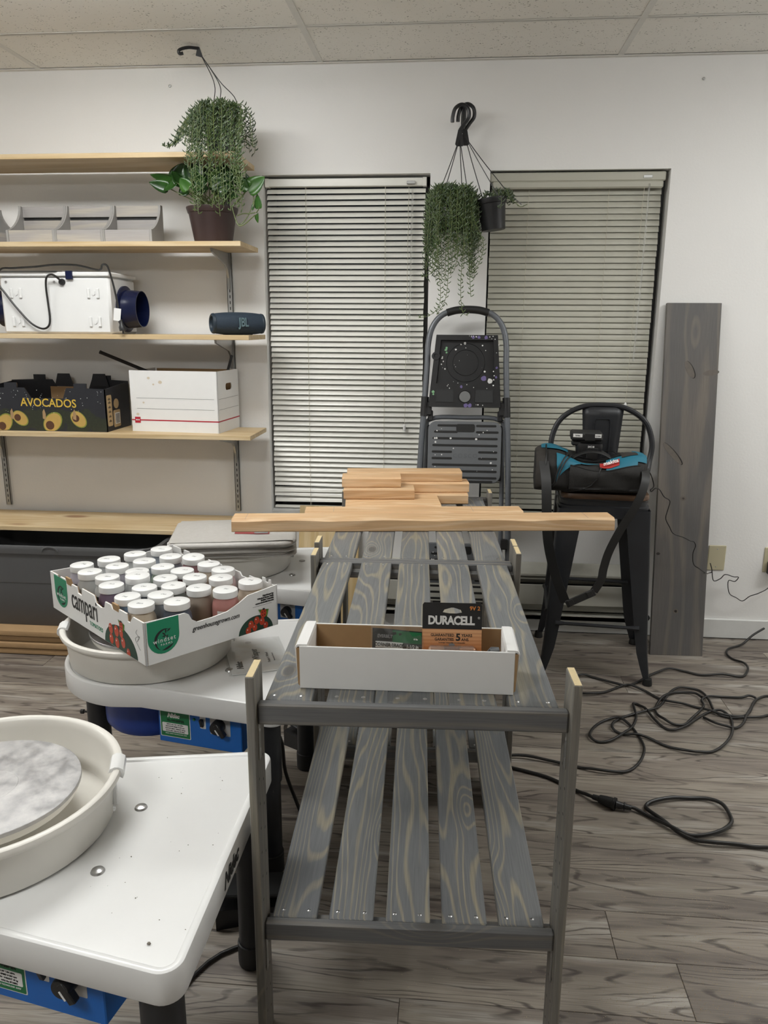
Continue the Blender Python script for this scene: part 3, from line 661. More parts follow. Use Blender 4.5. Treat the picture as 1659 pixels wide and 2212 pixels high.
def vine(parent, rr, pts, dens=.0105, L=(.016, .025), mat=0):
    P = curve_pts(pts, 6); q = MB(); q.mat(1); q.tube(P, .0011, 4); q.mat(0)
    acc = 0; side = 1
    for i in range(1, len(P)):
        seg = P[i] - P[i - 1]; acc += seg.length
        while acc > dens:
            acc -= dens; side = -side
            t = seg.normalized(); a = rr.uniform(-.9, .9) + (0 if side > 0 else math.pi)
            h = Vector((math.cos(a), math.sin(a) * .8, 0)); d = (h + t * .25 + Vector((0, 0, .1))).normalized()
            banana(q, P[i] - t * acc, d, (Vector((0, 0, 1)) + h * .2).normalized() if rr.random() < .85 else Vector((0, 0, -1)), rr.uniform(*L), rr.uniform(.0019, .0027))
    return q.build('vine', [M_VINE2 if mat else M_VINE, M_STEM], parent, 60)
def pot(parent, r0, r1, h, mat, rim=.004, n=28, soil=True, name='pot', M=None):
    q = MB().lathe([(r0 * .3, .0), (r0, 0), (r0 * 1.01, .004), (r1 - .004, h * .80), (r1 - .003, h * .83), (r1, h * .84), (r1 + rim, h * .97), (r1 + rim, h), (r1 - .002, h), (r1 - .006, h * .8), (r1 - .008, h - .012)], n, cap0=True, M=M)
    p = q.build(name, mat, parent, 40)
    if soil: MB().lathe([(.0, h - .012), (r1 - .006, h - .013)], n, M=M).build('soil', M_SOIL, p)
    return p
rv = random.Random(11)
# hanging-basket plant resting on the top shelf
P1 = thing('trailing_plant', 'trailing string-of-bananas plant in a black hanging basket on the top shelf', 'plant', (-.950, 3.262, 2.0765))
pot(P1, .052, .066, .120, M_BLKP)
hk = Vector((-.078, .012, .385))
q = MB()
for a, bend in ((2.6, -.02), (4.6, .03), (.4, .05)):
    e = Vector((.066 * math.cos(a), .066 * math.sin(a), .118)); q.tube(curve_pts([e, e * .6 + Vector((.012 + bend * .3, 0, .135)), Vector((-.012 + bend * .35, 0, .27)), hk + Vector((.006, 0, -.012))], 6), .0017, 6)
hg = q.build('hanger_wires', M_BLKP, P1)
q = MB().prism([(-.012, -.018), (.010, -.024), (.014, -.018), (.004, .012), (-.004, .012)], -.003, .003, lambda x, z, h: (hk.x + x, hk.y + h, hk.z + z))
q.tube(curve_pts([hk + Vector((0, 0, .008)), hk + Vector((-.012, -.004, .020)), hk + Vector((-.035, -.012, .0155)), hk + Vector((-.062, -.02, .006)), hk + Vector((-.078, -.024, -.004)), hk + Vector((-.076, -.022, -.016)), hk + Vector((-.062, -.02, -.018))], 5), [.006] * 30 + [.004], 7) if False else q.tube(curve_pts([hk + Vector((0, 0, .008)), hk + Vector((-.012, -.004, .008)), hk + Vector((-.035, -.012, .008)), hk + Vector((-.058, -.02, .002)), hk + Vector((-.072, -.024, -.006)), hk + Vector((-.070, -.022, -.016)), hk + Vector((-.056, -.02, -.014))], 5), .0062, 7)
q.build('hanger_hook', M_BLKP, P1)
for k in range(92):
    a = rv.uniform(0, 6.283) if k < 46 else rv.uniform(3.3, 6.2)
    ca, sa = math.cos(a), math.sin(a)
    if sa > .35 and rv.random() < .7: a = -a; sa = -sa
    ln = rv.uniform(.03, .13) if k < 50 else rv.choice((rv.uniform(.08, .2), rv.uniform(.2, .36)))
    front = sa < -.3
    r_in = rv.uniform(.0, .05); ro = rv.uniform(.072, .135) if not front else rv.uniform(.080, .115)
    p = [(r_in * ca, r_in * sa, .11), ((r_in + .035) * ca, (r_in + .035) * sa, rv.uniform(.145, .192)), (ro * ca, ro * sa, rv.uniform(.105, .165))]
    yy = min(ro * sa, -.098) if ln > .10 and front else ro * sa
    if ln > .10 and not front: ln = .095
    for s in (.35, .7, 1.0): p.append((ro * ca * (1 + .10 * s) + rv.uniform(-.008, .008), yy * (1 + .06 * s) + rv.uniform(-.004, .004), .115 - ln * s))
    vine(P1, rv, p, .0115, mat=1 if ln > .2 else 0)
for k in range(8):
    a = rv.uniform(2.4, 3.8); vine(P1, rv, [(-.05, -.03, .11), (-.08, -.06, .15), (-.11 - .01 * k * .4, -.09, .08), (-.13 - .006 * k, -.10, .045 - .004 * k), (-.15 - .008 * k, -.103, .02)], .010)
# two pots on the wall hook
P2 = thing('trailing_plant', 'long trailing string-of-bananas plant in the left black pot of the wall hook', 'plant', (-.022, 3.408, 1.795))
P3 = thing('trailing_plant', 'small succulent in the bare black pot at the right of the wall hook', 'plant', (.150, 3.40, 1.805))
pot(P2, .058, .070, .135, M_BLKP); pot(P3, .048, .061, .122, M_BLKP, M=Matrix.Rotation(R(-7), 4, 'Y'))
hx = thing('wall_hook', 'black iron plant hook screwed to the wall between the windows', 'hook', (.014, YW, 2.262))
MB().box((0, -.003, -.01), (.020, .006, .10), .002).tube(curve_pts([(0, -.004, -.04), (0, -.04, -.03), (0, -.085, .0), (0, -.105, .02), (0, -.115, .012)], 5), .006, 8).build('arm', M_BLKM, hx)
def hanger(par, hk, rim, hookshift, rad=.0017):
    q = MB()
    for e in rim:
        e = Vector(e); m = e.lerp(hk, .55) + Vector(((e.x - hk.x) * -.04, 0, 0)); q.tube(curve_pts([e, m, hk + Vector((0, 0, -.01))], 6), rad, 6)
    q.build('hanger_wires', M_BLKP, par)
    q = MB().prism([(-.018, -.034), (-.012, -.042), (.012, -.042), (.018, -.034), (.007, .020), (-.007, .020)], -.003, .003, lambda x, z, h: (hk.x + x, hk.y + h, hk.z + z))
    pts = [hk + Vector((0, 0, .018)), hk + Vector((.016, 0, .040)), hk + Vector((.034, 0, .066)), hk + Vector((.030, 0, .098)), hk + Vector((.006, 0, .113)), hk + Vector((-.020, 0, .100)), hk + Vector((-.030, 0, .070)), hk + Vector((-.031, 0, .048))]
    q.tube([p + Vector((hookshift, 0, 0)) for p in curve_pts(pts, 6)], .0075, 8); q.build('hanger_hook', M_BLKP, par)
hanger(P2, Vector((.022, -.010, .375)), [(.070 * math.cos(a), .070 * math.sin(a), .134) for a in (2.9, 4.1, 5.3, .3)], 0)
hanger(P3, Vector((-.128, .020, .372)), [(.062 * math.cos(a) + .014, .062 * math.sin(a), .121) for a in (3.0, 4.7, .1)], 0)
for k in range(112):
    a = rv.uniform(0, 6.283); ca, sa = math.cos(a), math.sin(a)
    if sa > .45: a = -a; sa = -sa
    ln = rv.uniform(.05, .20) if k < 66 else rv.uniform(.16, .33)
    ro = rv.uniform(.080, .108); r_in = rv.uniform(0, .05)
    if sa > -.35: ro = min(ro, .1)
    p = [(r_in * ca, r_in * sa, .125), ((r_in + .03) * ca, (r_in + .03) * sa, rv.uniform(.15, .185)), (ro * ca, ro * sa, rv.uniform(.11, .15))]
    for s in (.35, .7, 1.0): p.append((ro * ca * (1 + .08 * s) + rv.uniform(-.010, .010), ro * sa * (1 + .05 * s) + rv.uniform(-.006, .006), .12 - ln * s))
    vine(P2, rv, p, .0110, (.016, .026), mat=rv.random() < .55)
for pts in ([(.0, -.06, .15), (-.06, -.09, .05), (-.055, -.10, -.10), (-.040, -.10, -.24), (-.048, -.10, -.30), (-.085, -.10, -.335), (-.13, -.10, -.345)],
            [(.01, -.07, .15), (-.012, -.10, .0), (-.010, -.10, -.16), (-.02, -.10, -.27), (-.055, -.10, -.33)], [(.03, -.06, .15), (.05, -.095, -.02), (.042, -.10, -.19), (.05, -.10, -.31), (.075, -.10, -.335)],
            [(.05, -.05, .15), (.085, -.08, .05), (.128, -.09, -.045), (.120, -.095, -.11), (.095, -.095, -.165)], [(.02, -.06, .15), (.06, -.095, .0), (.075, -.1, -.15), (.085, -.10, -.26)],
            [(-.02, -.06, .14), (-.05, -.10, -.05), (-.07, -.10, -.15), (-.098, -.10, -.175), (-.12, -.10, -.18)]):
    vine(P2, rv, pts, .0095, (.014, .021), 1)
for k in range(26):
    a = rv.uniform(0, 6.283); ca, sa = math.cos(a), math.sin(a); r2 = rv.uniform(.05, .075)
    vine(P3, rv, [(.02 * ca + .014, .02 * sa, .11), (.045 * ca + .014, .045 * sa, rv.uniform(.135, .158)), (r2 * ca + .014, r2 * sa * .9, rv.uniform(.10, .135))], .006, (.010, .016))
vine(P3, rv, [(.02, -.05, .125), (.024, -.066, .11), (.022, -.066, .075)], .008); vine(P3, rv, [(.05, -.02, .125), (.085, -.03, .10), (.105, -.04, .085), (.13, -.04, .095)], .02, (.006, .009))
MB().box((-.022, -.074, .072), (.046, .0015, .040), .0003).build('plant_tag', M_CARDW, P2, 0)
MB().box((.085, -.01, .118), (.062, .012, .002), M=Matrix.Translation((.085, -.01, .118)) @ Matrix.Rotation(R(40), 4, 'Y') @ Matrix.Translation((-.085, .01, -.118))).build('plant_tag', M_INKG, P3, 0)

# pothos in the brown pot
P4 = thing('potted_pothos', 'glossy-leaved pothos in a dark brown pot on the second shelf', 'plant', (-1.012, 3.31, 1.744))
pot(P4, .076, .100, .142, plain('brown_pot', (.035, .018, .016), .45, var=.1), .006, 40)
YP = 3.31
def P4pt(x, z, y=0.0): return Vector((x + 1.012, y, z - 1.744))
def pothos_leaf(tip, base, width, tw=0.0, fold=.25, mat=0):
    tip, base = Vector(tip), Vector(base); d = tip - base; L = d.length; d.normalize()
    n = Vector((0, -1, .35)); n = (n - d * n.dot(d)).normalized(); n = Matrix.Rotation(tw, 3, d) @ n; s = d.cross(n)
    W = [0, .62, .93, 1.0, .92, .74, .48, .2, 0]; X = [0.05, -.04, .06, .22, .42, .6, .78, .92, 1.0]
    q = MB(); rows = []
    for x, w_ in zip(X, W):
        c = base + d * L * x + n * (.10 * L * math.sin(x * 2.6) * -1 * (.6)); ww = w_ * width / 2
        rows.append([tuple(c + s * ww * k - n * (abs(k) ** 1.3 * fold * ww * -1)) for k in (-1, -.5, 0, .5, 1)])
    q.rings(rows, False, False, False)
    o = q.build('leaf', M_POTH2 if mat else M_POTH, P4, 60)
    m = o.modifiers.new('thickness', 'SOLIDIFY'); m.thickness = .0007
    return o
def petiole(a, b_, r=.0022, sag=.0):
    a, b_ = Vector(a), Vector(b_); m = (a + b_) / 2 + Vector((0, -.01, sag)); MB().tube(curve_pts([a, m, b_], 6), r, 6).build('stem', M_STEM, P4)
# (base x,z  tip x,z  y  width  twist  bright)
LV = [(-1.165, 1.985, -1.245, 2.010, -.05, .056, .5, 0), (-1.17, 1.955, -1.245, 1.975, -.07, .050, -.4, 0), (-1.150, 1.99, -1.115, 2.055, -.02, .075, .4, 0), (-1.135, 1.975, -1.185, 1.942, -.075, .052, .3, 0),
      (-1.075, 1.945, -1.105, 1.985, -.10, .055, -.3, 1), (-1.12, 1.965, -1.15, 2.02, -.06, .06, .7, 0), (-1.085, 1.99, -1.10, 2.05, -.04, .06, .2, 0), (-1.05, 1.99, -1.04, 2.055, -.06, .065, -.2, 0), (-1.02, 1.96, -1.05, 2.01, -.09, .055, .5, 0),
      (-.99, 1.98, -.955, 2.045, -.05, .062, -.4, 0), (-.985, 1.955, -.925, 1.985, -.09, .055, .2, 0), (-.955, 1.99, -.91, 2.03, -.03, .06, .3, 0), (-1.0, 1.99, -1.01, 2.06, -.02, .06, -.5, 0), (-.935, 1.965, -.885, 1.945, -.06, .05, -.8, 0),
      (-.93, 1.935, -.875, 1.915, -.08, .048, .7, 0), (-.95, 1.93, -.90, 1.955, -.10, .048, .1, 0), (-.90, 1.98, -.865, 2.0, .0, .05, .2, 0), (-1.1, 1.95, -1.13, 1.93, -.05, .05, 0, 0), (-1.04, 1.945, -1.00, 1.975, -.11, .05, -.2, 0), (-1.06, 2.0, -1.09, 2.06, .0, .06, .1, 0),
      (-.885, 1.955, -.855, 1.955, -.04, .045, -.3, 0), (-1.08, 2.0, -1.135, 2.05, .03, .075, .2, 0), (-1.03, 2.0, -1.03, 2.062, .04, .075, 0, 0), (-.97, 2.0, -.955, 2.06, .03, .075, .1, 0), (-.93, 1.99, -.90, 2.05, .04, .07, -.1, 0), (-1.06, 1.96, -1.085, 2.02, .0, .07, .3, 0), (-1.0, 1.955, -.98, 2.02, .01, .07, -.2, 0), (-.95, 1.95, -.925, 2.01, .0, .065, .2, 0), (-1.04, 1.94, -1.06, 1.99, -.03, .06, .0, 0), (-.98, 1.935, -.95, 1.98, -.03, .06, .4, 0)]
for bx, bz, tx, tz, y, wd, tw, br in LV:
    s_ = rv.uniform(-.05, .05); root = (s_, rv.uniform(-.06, .02), .13); b0 = P4pt(bx, bz, y)
    petiole(root, b0); pothos_leaf(P4pt(tx, tz, y - .012), b0, wd, tw, .25, br)
# the vine that leaves the pot to the right, in front of the window
vp = [P4pt(-.915, 1.885, -.05), P4pt(-.878, 1.905, -.075), P4pt(-.848, 1.935, -.085), P4pt(-.835, 1.965, -.09)]
MB().tube(curve_pts(vp, 6), .0028, 7).build('stem', M_STEM, P4)
for pts in ([(-.905, 1.880), (-.895, 1.845), (-.882, 1.812), (-.868, 1.805), (-.845, 1.815), (-.812, 1.84), (-.800, 1.845)], [(-.885, 1.845), (-.86, 1.852), (-.83, 1.852), (-.806, 1.855)], [(-.835, 1.96), (-.818, 1.93), (-.812, 1.895), (-.815, 1.875)], [(-.815, 1.90), (-.835, 1.85), (-.862, 1.815), (-.876, 1.812)], [(-.806, 1.855), (-.795, 1.868), (-.79, 1.878)]):
    MB().tube(curve_pts([P4pt(x, z, -.085 - .004 * i) for i, (x, z) in enumerate(pts)], 5), .0023, 6).build('stem', M_STEM, P4)
for bx, bz, tx, tz, wd, tw, m in ((-.832, 1.940, -.764, 1.988, .072, .2, 1), (-.832, 1.948, -.868, 1.975, .052, -.3, 1), (-.828, 1.955, -.838, 2.002, .034, .9, 0), (-.792, 1.872, -.797, 1.925, .040, -.5, 1), (-.800, 1.850, -.797, 1.815, .034, .9, 1), (-.815, 1.885, -.818, 1.862, .014, 0, 0)):
    pothos_leaf(P4pt(tx, tz, -.10), P4pt(bx, bz, -.09), wd, tw, .3, m)

# ---------------------------------------------------------------- under the lowest shelf
TB = thing('storage_tote', 'large grey plastic storage tote under the lowest shelf', 'tote', (-1.68, 3.235, .118)); tw, td, th = .86, .42, .375
rs = []
for z, k in ((0, .88), (.004, .89), (.20, .945), (.202, .955), (.335, .985), (.337, 1.02), (.355, 1.03), (.372, 1.03), (.375, 1.02), (.372, .985), (.20, .925), (.02, .87)):
    rs.append([(x, y, z) for x, y in rrect(tw * k, td * k, .075 * k, 5)])
MB().rings(rs, True, True, True).build('tub', M_TOTE, TB, 40)
MB().tube(curve_pts([(-.055, -td * .515, .352), (-.045, -td * .517, .366), (-.02, -td * .517, .371), (.005, -td * .517, .366), (.015, -td * .515, .352)], 5), .004, 6).build('rim_notch', M_TOTE, TB)
for k in range(4):
    t = thing('cardboard_sheet', ('topmost', 'second', 'third', 'lowest')[k] + ' folded brown cardboard sheet of the stack under the grey tote', 'cardboard', (-1.72 + rv.uniform(-.015, .015), 3.22 + rv.uniform(-.01, .01), .0885 - k * .0293), 0, 'folded cardboard under the tote')
    q = MB().rings([[(x, y - .004 * 0, z) for y, z in ((-.22, .0), (-.228, .004), (-.23, .0145), (-.228, .025), (-.22, .029), (.22, .029), (.22, 0))] for x in (-.62, .62)])
    q.build('fold', M_CARDB, t, 40)
# ---------------------------------------------------------------- grey slatted benches
def bench(label, loc, rz, low, tops, seed, out=0.0):
    t = thing('slat_bench', label, 'bench', loc, rz, 'grey slatted two-tier benches'); L = .885; hw = .279
    rb = random.Random(seed); SL = L - .019 * 2
    slat = MB().box((0, 0, 0), (.0865, SL, .018), .002).mesh('slat', M_GRY, 0)
    scr = MB().lathe([(.0, .0012), (.003, .0008), (.0042, 0)], 8).mesh('screw', M_STEEL)
    rail = MB().box((0, 0, 0), (hw * 2 - .001, .019, .042), .0035).mesh('rail', M_GRX, 30)
    for z in (.753, low):
        for y in (.0095, L - .0095): obj('rail', rail, t, (0, y, z - .021))
        for y in (.0345, L - .0345): MB().box((0, 0, 0), (hw * 2 - .002, .030, .018), .001).build('cleat', M_GRX, t, 0, loc=(0, y, z - .0285))
        for k in range(5):
            x = (k - 2) * .1107 + (-.002)
            s = obj('slat', slat, t, (x + rb.uniform(-.0015, .0015), L / 2, z - .0095 + rb.uniform(0, .0004)), (0, 0, rb.uniform(-.002, .002)))
            for yy in (-SL / 2 + .018, SL / 2 - .018):
                for xx in (-.026, .024): obj('screw', scr, s, (xx + rb.uniform(-.003, .003), yy, .009))
    k = 0
    for sy in (0, 1):
        for sx in (-1, 1):
            h = tops[k]; k += 1; q = MB(); q.box((0, 0, h / 2), (.0155, .075, h), .0015)
            y = -out + .0375 if sy == 0 else L - .0375
            p = q.build('post', M_GRZ, t, 30, loc=(sx * (hw + .0078), y, 0))
            MB().box((0, 0, h + .0002), (.0125, .072, .0006)).build('sawn_end', M_ENDG, p, 0)
            q = MB()
            for j in range(12):
                z = .045 + j * .052
                if abs(z - .753) < .05 or abs(z - low) < .05: continue
                for yy in (-.018, .016): q.lathe([(.0, .0), (.0032, 0)], 7, M=Matrix.Translation((-sx * .0079, yy, z + yy * .9)) @ Matrix.Rotation(R(90), 4, 'Y'))
            q.build('peg_holes', M_INKK, p, 0)
            for z in (.753, low):
                e = MB().box((-sx * .0088, (-.008 if sy == 0 else .008), z - .042 - .037), (.0016, .014, .074), .0004).box((-sx * .022, (-.008 if sy == 0 else .008), z - .0425), (.028, .014, .0016), .0004).build('corner_brace', M_ZINC, p, 0)
                for zz in (-.058, -.098): MB().lathe([(0, .0012), (.003, .0008), (.0042, 0)], 8, M=Matrix.Translation((-sx * .0097, -.008 if sy == 0 else .008, z + zz)) @ Matrix.Rotation(R(-90 * sx), 4, 'Y')).build('screw', M_STEEL, e)
    return t
BZ = R(2.45)
bench('near grey-stained slatted bench holding the open white box of hardware', (-.058, 1.2495, 0), BZ, .289, (.813, .813, .788, .803), 4, .018)
bench('far grey-stained slatted bench loaded with raw lumber pieces', (-.058 - .8895 * math.sin(BZ), 1.2495 + .8895 * math.cos(BZ), 0), BZ, .145, (.803, .803, .782, .785), 9)

# ---------------------------------------------------------------- raw lumber
def lumber(label, xl, xr, yl, yr, z0, w, h=.040, seed=0, marks=(), wane=0):
    """front bottom edge from (xl,yl) to (xr,yr)"""
    L = math.hypot(xr - xl, yr - yl); a = math.atan2(yr - yl, xr - xl)
    t = thing('lumber_piece', label, 'lumber', (xl, yl, z0), a, 'raw fir two-by-fours on the far bench')
    rl = random.Random(seed); n = 28 if wane else 6; rs = []
    for i in range(n + 1):
        x = L * i / n; wv = (wane * (.5 + .5 * math.sin(i * .9 + seed)) * rl.uniform(.6, 1)) if wane else .002
        rs.append([(x, 0, .003), (x, .003, 0), (x, w - .003, 0), (x, w, .003), (x, w, h - .004), (x, w - .004, h), (x, .004 + wv * 1.2, h), (x, wv * .35, h - .004 - wv * .6)])
    MB().rings(rs).build('beam', M_FIR, t, 25)
    for e, x in ((0, -.0004), (1, L + .0004)): MB().box((x, w / 2, h / 2), (.0006, w - .010, h - .010)).build('cut_end', M_FIR, t, 0)
    for m in marks: MB().box((m * L, w / 2, h + .0002), (.0008, w - .012, .0003)).build('pencil_line', M_INKG, t, 0)
zt = .7535
lumber('long rough two-by-four overhanging both sides of the far bench', -.713, .551, 2.389, 2.548, zt, .090, .043, 1, (.035, .93), .010)
lumber('marked two-by-four lying right behind the longest one', -.497, .256, 2.536, 2.632, zt, .089, .038, 2, (.13, .77))
lumber('wide piece lying under the short orange block', -.372, -.030, 2.652, 2.694, zt, .184, .038, 3)
lumber('short orange-toned block, lower of the two at the left of the pile', -.392, -.132, 2.752, 2.780, zt + .0385, .089, .038, 4)
lumber('shortest block on top of the orange one, left of the pile', -.402, -.184, 2.782, 2.804, zt + .077, .089, .038, 5)
lumber('bottom piece at the right of the rear pile, split along its grain', -.22, .069, 2.862, 2.893, zt, .089, .038, 6)
lumber('knotty middle piece at the right of the rear pile', -.30, .072, 2.880, 2.926, zt + .0385, .089, .038, 7)
lumber('topmost yellow two-by-four across the rear pile', -.398, .044, 2.893, 2.945, zt + .077, .089, .038, 8)

# ---------------------------------------------------------------- open white box with hardware
HB = thing('hardware_box', 'open long white cardboard box of hardware standing on the near bench', 'box', (-.271, 1.306, .7535), R(1.6)); w_, d_, h_ = .397, .118, .084
MB().box((w_ / 2, .002, h_ / 2), (w_, .004, h_), .0008).build('front_panel', M_CARDW, HB, 0)
MB().box((w_ / 2, .0048, h_ / 2 - .001), (w_ - .02, .0012, h_ - .004)).box((w_ / 2, d_ - .0046, h_ / 2), (w_ - .012, .0012, h_ - .002)).box((w_ / 2, d_ / 2, .0045), (w_ - .012, d_ - .012, .001)).build('inner_face', M_CARDB, HB, 0)
MB().box((w_ / 2, d_ - .002, h_ / 2), (w_ - .006, .004, h_)).build('back_panel', M_CARDW, HB, 0)
MB().box((w_ / 2, d_ / 2, .002), (w_ - .01, d_ - .01, .004)).build('base', M_CARDB, HB, 0)
for s, x in ((-1, 0), (1, w_)):
    MB().prism([(x, h_ + .003), (x + s * .005, h_ + .002), (x + s * .009, h_ - .004), (x + s * .0035, .010), (x, .003), (x - s * .0, .003), (x + s * .0025, .02), (x + s * .0055, h_ - .006), (x + s * .004, h_ - .002), (x - s * .012, h_ - .002), (x - s * .013, .006), (x - s * .016, .006), (x - s * .016, h_ - .003), (x - s * .014, h_ + .003)], .003, d_ + .002, lambda a, z, h: (a, h, z)).build('side_flap', M_CARDW, HB, 0)
    MB().prism([(x + s * .006, h_ - .004), (x + s * .0035, .008), (x, .004), (x - s * .002, h_ - .003)], .001, .0029, lambda a, z, h: (a, h, z)).build('flap_edge', M_CARDB, HB, 0)
# battery card
M_CU = NT('copper_print'); oo = M_CU.sep(M_CU.obj()); M_CU.done(M_CU.mix(M_CU.rng(M_CU.math('SINE', M_CU.math('MULTIPLY', oo[2], 900)), -1, 1, .0, .35), M_CU.mix(M_CU.rng(oo[2], .052, .095), (.50, .16, .04), (.72, .40, .20)), (.40, .12, .03)), .4); M_CU = M_CU.mat
BC = thing('battery_pack', 'black and copper nine-volt battery card standing in the white hardware box', 'battery pack', (-.045, 1.345, .760), R(2.5), rot=(R(-12), 0, R(2.5)))
cw, chh = .112, .150
outer = [(0, 0), (cw / 2, 0), (cw, 0), (cw, chh / 2), (cw, chh - .004), (cw - .003, chh), (cw / 2, chh), (.003, chh), (0, chh - .004), (0, chh / 2)]
hl_ = [(.038, .132), (.050, .130), (.064, .130), (.074, .132), (.072, .137), (.059, .141), (.054, .141), (.041, .137)]
split = chh - .050
MB().box((cw / 2, .0008, split / 2), (cw, .0014, split)).build('lower_card', M_CU, BC, 0)
up_o = [(0, split), (cw / 2, split), (cw, split), (cw, split + .025), (cw, chh - .004), (cw - .003, chh), (cw / 2, chh), (.003, chh), (0, chh - .004), (0, split + .025)]
holed(up_o, hl_, .0001, .0015, lambda x, z, h: (x, h, z)).build('upper_card', M_INKK, BC, 0)
text('lettering', 'DURACELL', .0222, M_INKW, BC, (cw * .485, -.0002, split + .016), (1, 0, 0), (0, 0, 1), bold=.0009, sx=.84, space=.94)
text('lettering', '®', .006, M_INKW, BC, (cw * .95, -.0002, split + .022), (1, 0, 0), (0, 0, 1))
text('lettering', '9V 2', .0105, plain('orange_ink', (.75, .26, .05), .5), BC, (cw * .88, -.0002, chh - .010), (1, 0, 0), (0, 0, 1), bold=.0002)
text('lettering', 'GUARANTEED', .0072, M_INKK, BC, (cw * .34, -.0002, split - .0115), (1, 0, 0), (0, 0, 1), sx=.95, bold=.0001)
text('lettering', 'GARANTIES', .0072, M_INKK, BC, (cw * .37, -.0002, split - .0195), (1, 0, 0), (0, 0, 1), sx=.95, bold=.0001)
text('lettering', '5', .0185, M_INKK, BC, (cw * .605, -.0002, split - .0155), (1, 0, 0), (0, 0, 1), bold=.0006)
text('lettering', 'YEARS', .0072, M_INKK, BC, (cw * .75, -.0002, split - .0115), (1, 0, 0), (0, 0, 1), bold=.0001)
text('lettering', 'ANS', .0072, M_INKK, BC, (cw * .72, -.0002, split - .0195), (1, 0, 0), (0, 0, 1), bold=.0001)
text('lettering', 'In storage / lorsqu’elles sont entreposées', .003, M_INKK, BC, (cw * .5, -.0002, split - .0255), (1, 0, 0), (0, 0, 1))
q = MB()
for x in (.028, .084): q.box((x, -.009, split - .058), (.030, .018, .052), .003)
q.build('battery', plain('copper_case', (.55, .22, .06), .3, .4), BC, 30)
MB().box((cw / 2, -.010, split - .058), (.088, .0215, .056), .004).build('blister', M_CLEAR, BC, 30)
MB().prism(ell(cw * .5, split - .0305, .006, .004, 12), -.0003, 0, lambda x, z, h: (x, h, z)).build('mark', M_INKG, BC, 0)
# bagged corner braces
M_BAG = film('clear_bag')
CB = thing('brace_packet', 'green and black plastic packet of corner braces in the white hardware box', 'packet', (-.139, 1.338, .762), rot=(R(-14), R(0), R(3)))
pw, ph = .094, .112
wob = lambda x, z: .003 * math.sin(x * 60) + .002 * math.sin(z * 70 + x * 30)
def sheet(nm, x0, x1, z0, z1, off, mat, sh=0.0, par=CB): return MB().grid(8, 6, lambda u, v: ((lambda x, z: (x, wob(x, z) - off, z + sh * x))(x0 + (x1 - x0) * u, z0 + (z1 - z0) * v))).build(nm, mat, par, 60)
sheet('card', .0, pw, .0, .098, 0, M_INKK, -.06); sheet('green_print', .038, pw - .001, .060, .096, .0004, M_GREEN, -.06); sheet('green_print', .012, pw - .001, .025, .058, .0004, M_GREEN, -.06)
sheet('white_band', .006, .078, .062, .074, .0008, M_INKW, -.06); sheet('white_band', .0, pw - .001, .004, .025, .0008, M_INKW, -.06); sheet('black_band', .058, pw - .001, .062, .074, .0011, M_INKK, -.06)
for s_, sz, x, z, m in (('EVERBILT', .0085, .024, .083, M_INKG), ('CORNER BRACE', .0092, .032, .0665, M_INKK), ('1-1/2 in', .0092, .076, .0635, M_INKW), ('20', .010, .074, .049, M_INKW), ('PK', .0045, .085, .047, M_INKW), ('ZINC-PLATED', .0062, .022, .0215, M_INKK), ('60 lbs', .004, .082, .078, M_INKW)):
    text('lettering', s_, sz, m, CB, (x, -.0042, z), (1, 0, -.06), (.06, 0, 1), bold=.0002, sx=.82)
MB().grid(14, 12, lambda u, v: (-.003 + (pw + .006) * u, -.0065 * math.sin(math.pi * min(1, v * 1.2)) * (1 if v < .8 else .5) + .002 * math.sin(u * 25 + v * 9), .0 + (ph + .008 * math.sin(u * 11)) * v)).build('plastic_bag', M_BAG, CB, 60)
q = MB()
for k in range(5): q.box((.02 + k * .014, .010 + .002 * k, .03), (.016, .003, .038)).box((.02 + k * .014, .016 + .002 * k, .012), (.016, .015, .003))
q.build('braces', M_ZINC, CB, 0)
# grey metal bracket at the right end of the box
t = thing('metal_bracket', 'grey stamped metal bracket at the right end of the white hardware box', 'bracket', (.066, 1.362, .7605), R(3))
MB().prism([(0, 0), (.046, 0), (.046, .026), (.037, .026), (.035, .052), (.033, .066), (.018, .066), (.0, .043)], 0, .0022, lambda x, z, h: (x, h, z)).build('plate', M_GREYP, t, 0)
MB().prism([(.016, .064), (.033, .066), (.033, .064), (.016, .062)], -.014, .0, lambda x, z, h: (x, h, z)).build('flange', M_GREYP, t, 0)
MB().box((.041, -.006, .014), (.010, .014, .026), .002).build('stop_block', M_GREYP, t, 0)
for x, z in ((.030, .050), (.030, .038)): MB().lathe([(0, .003), (.004, .0025), (.005, 0)], 10, M=Matrix.Translation((x, 0, z)) @ Matrix.Rotation(R(90), 4, 'X')).build('rivet', M_ZINC, t)
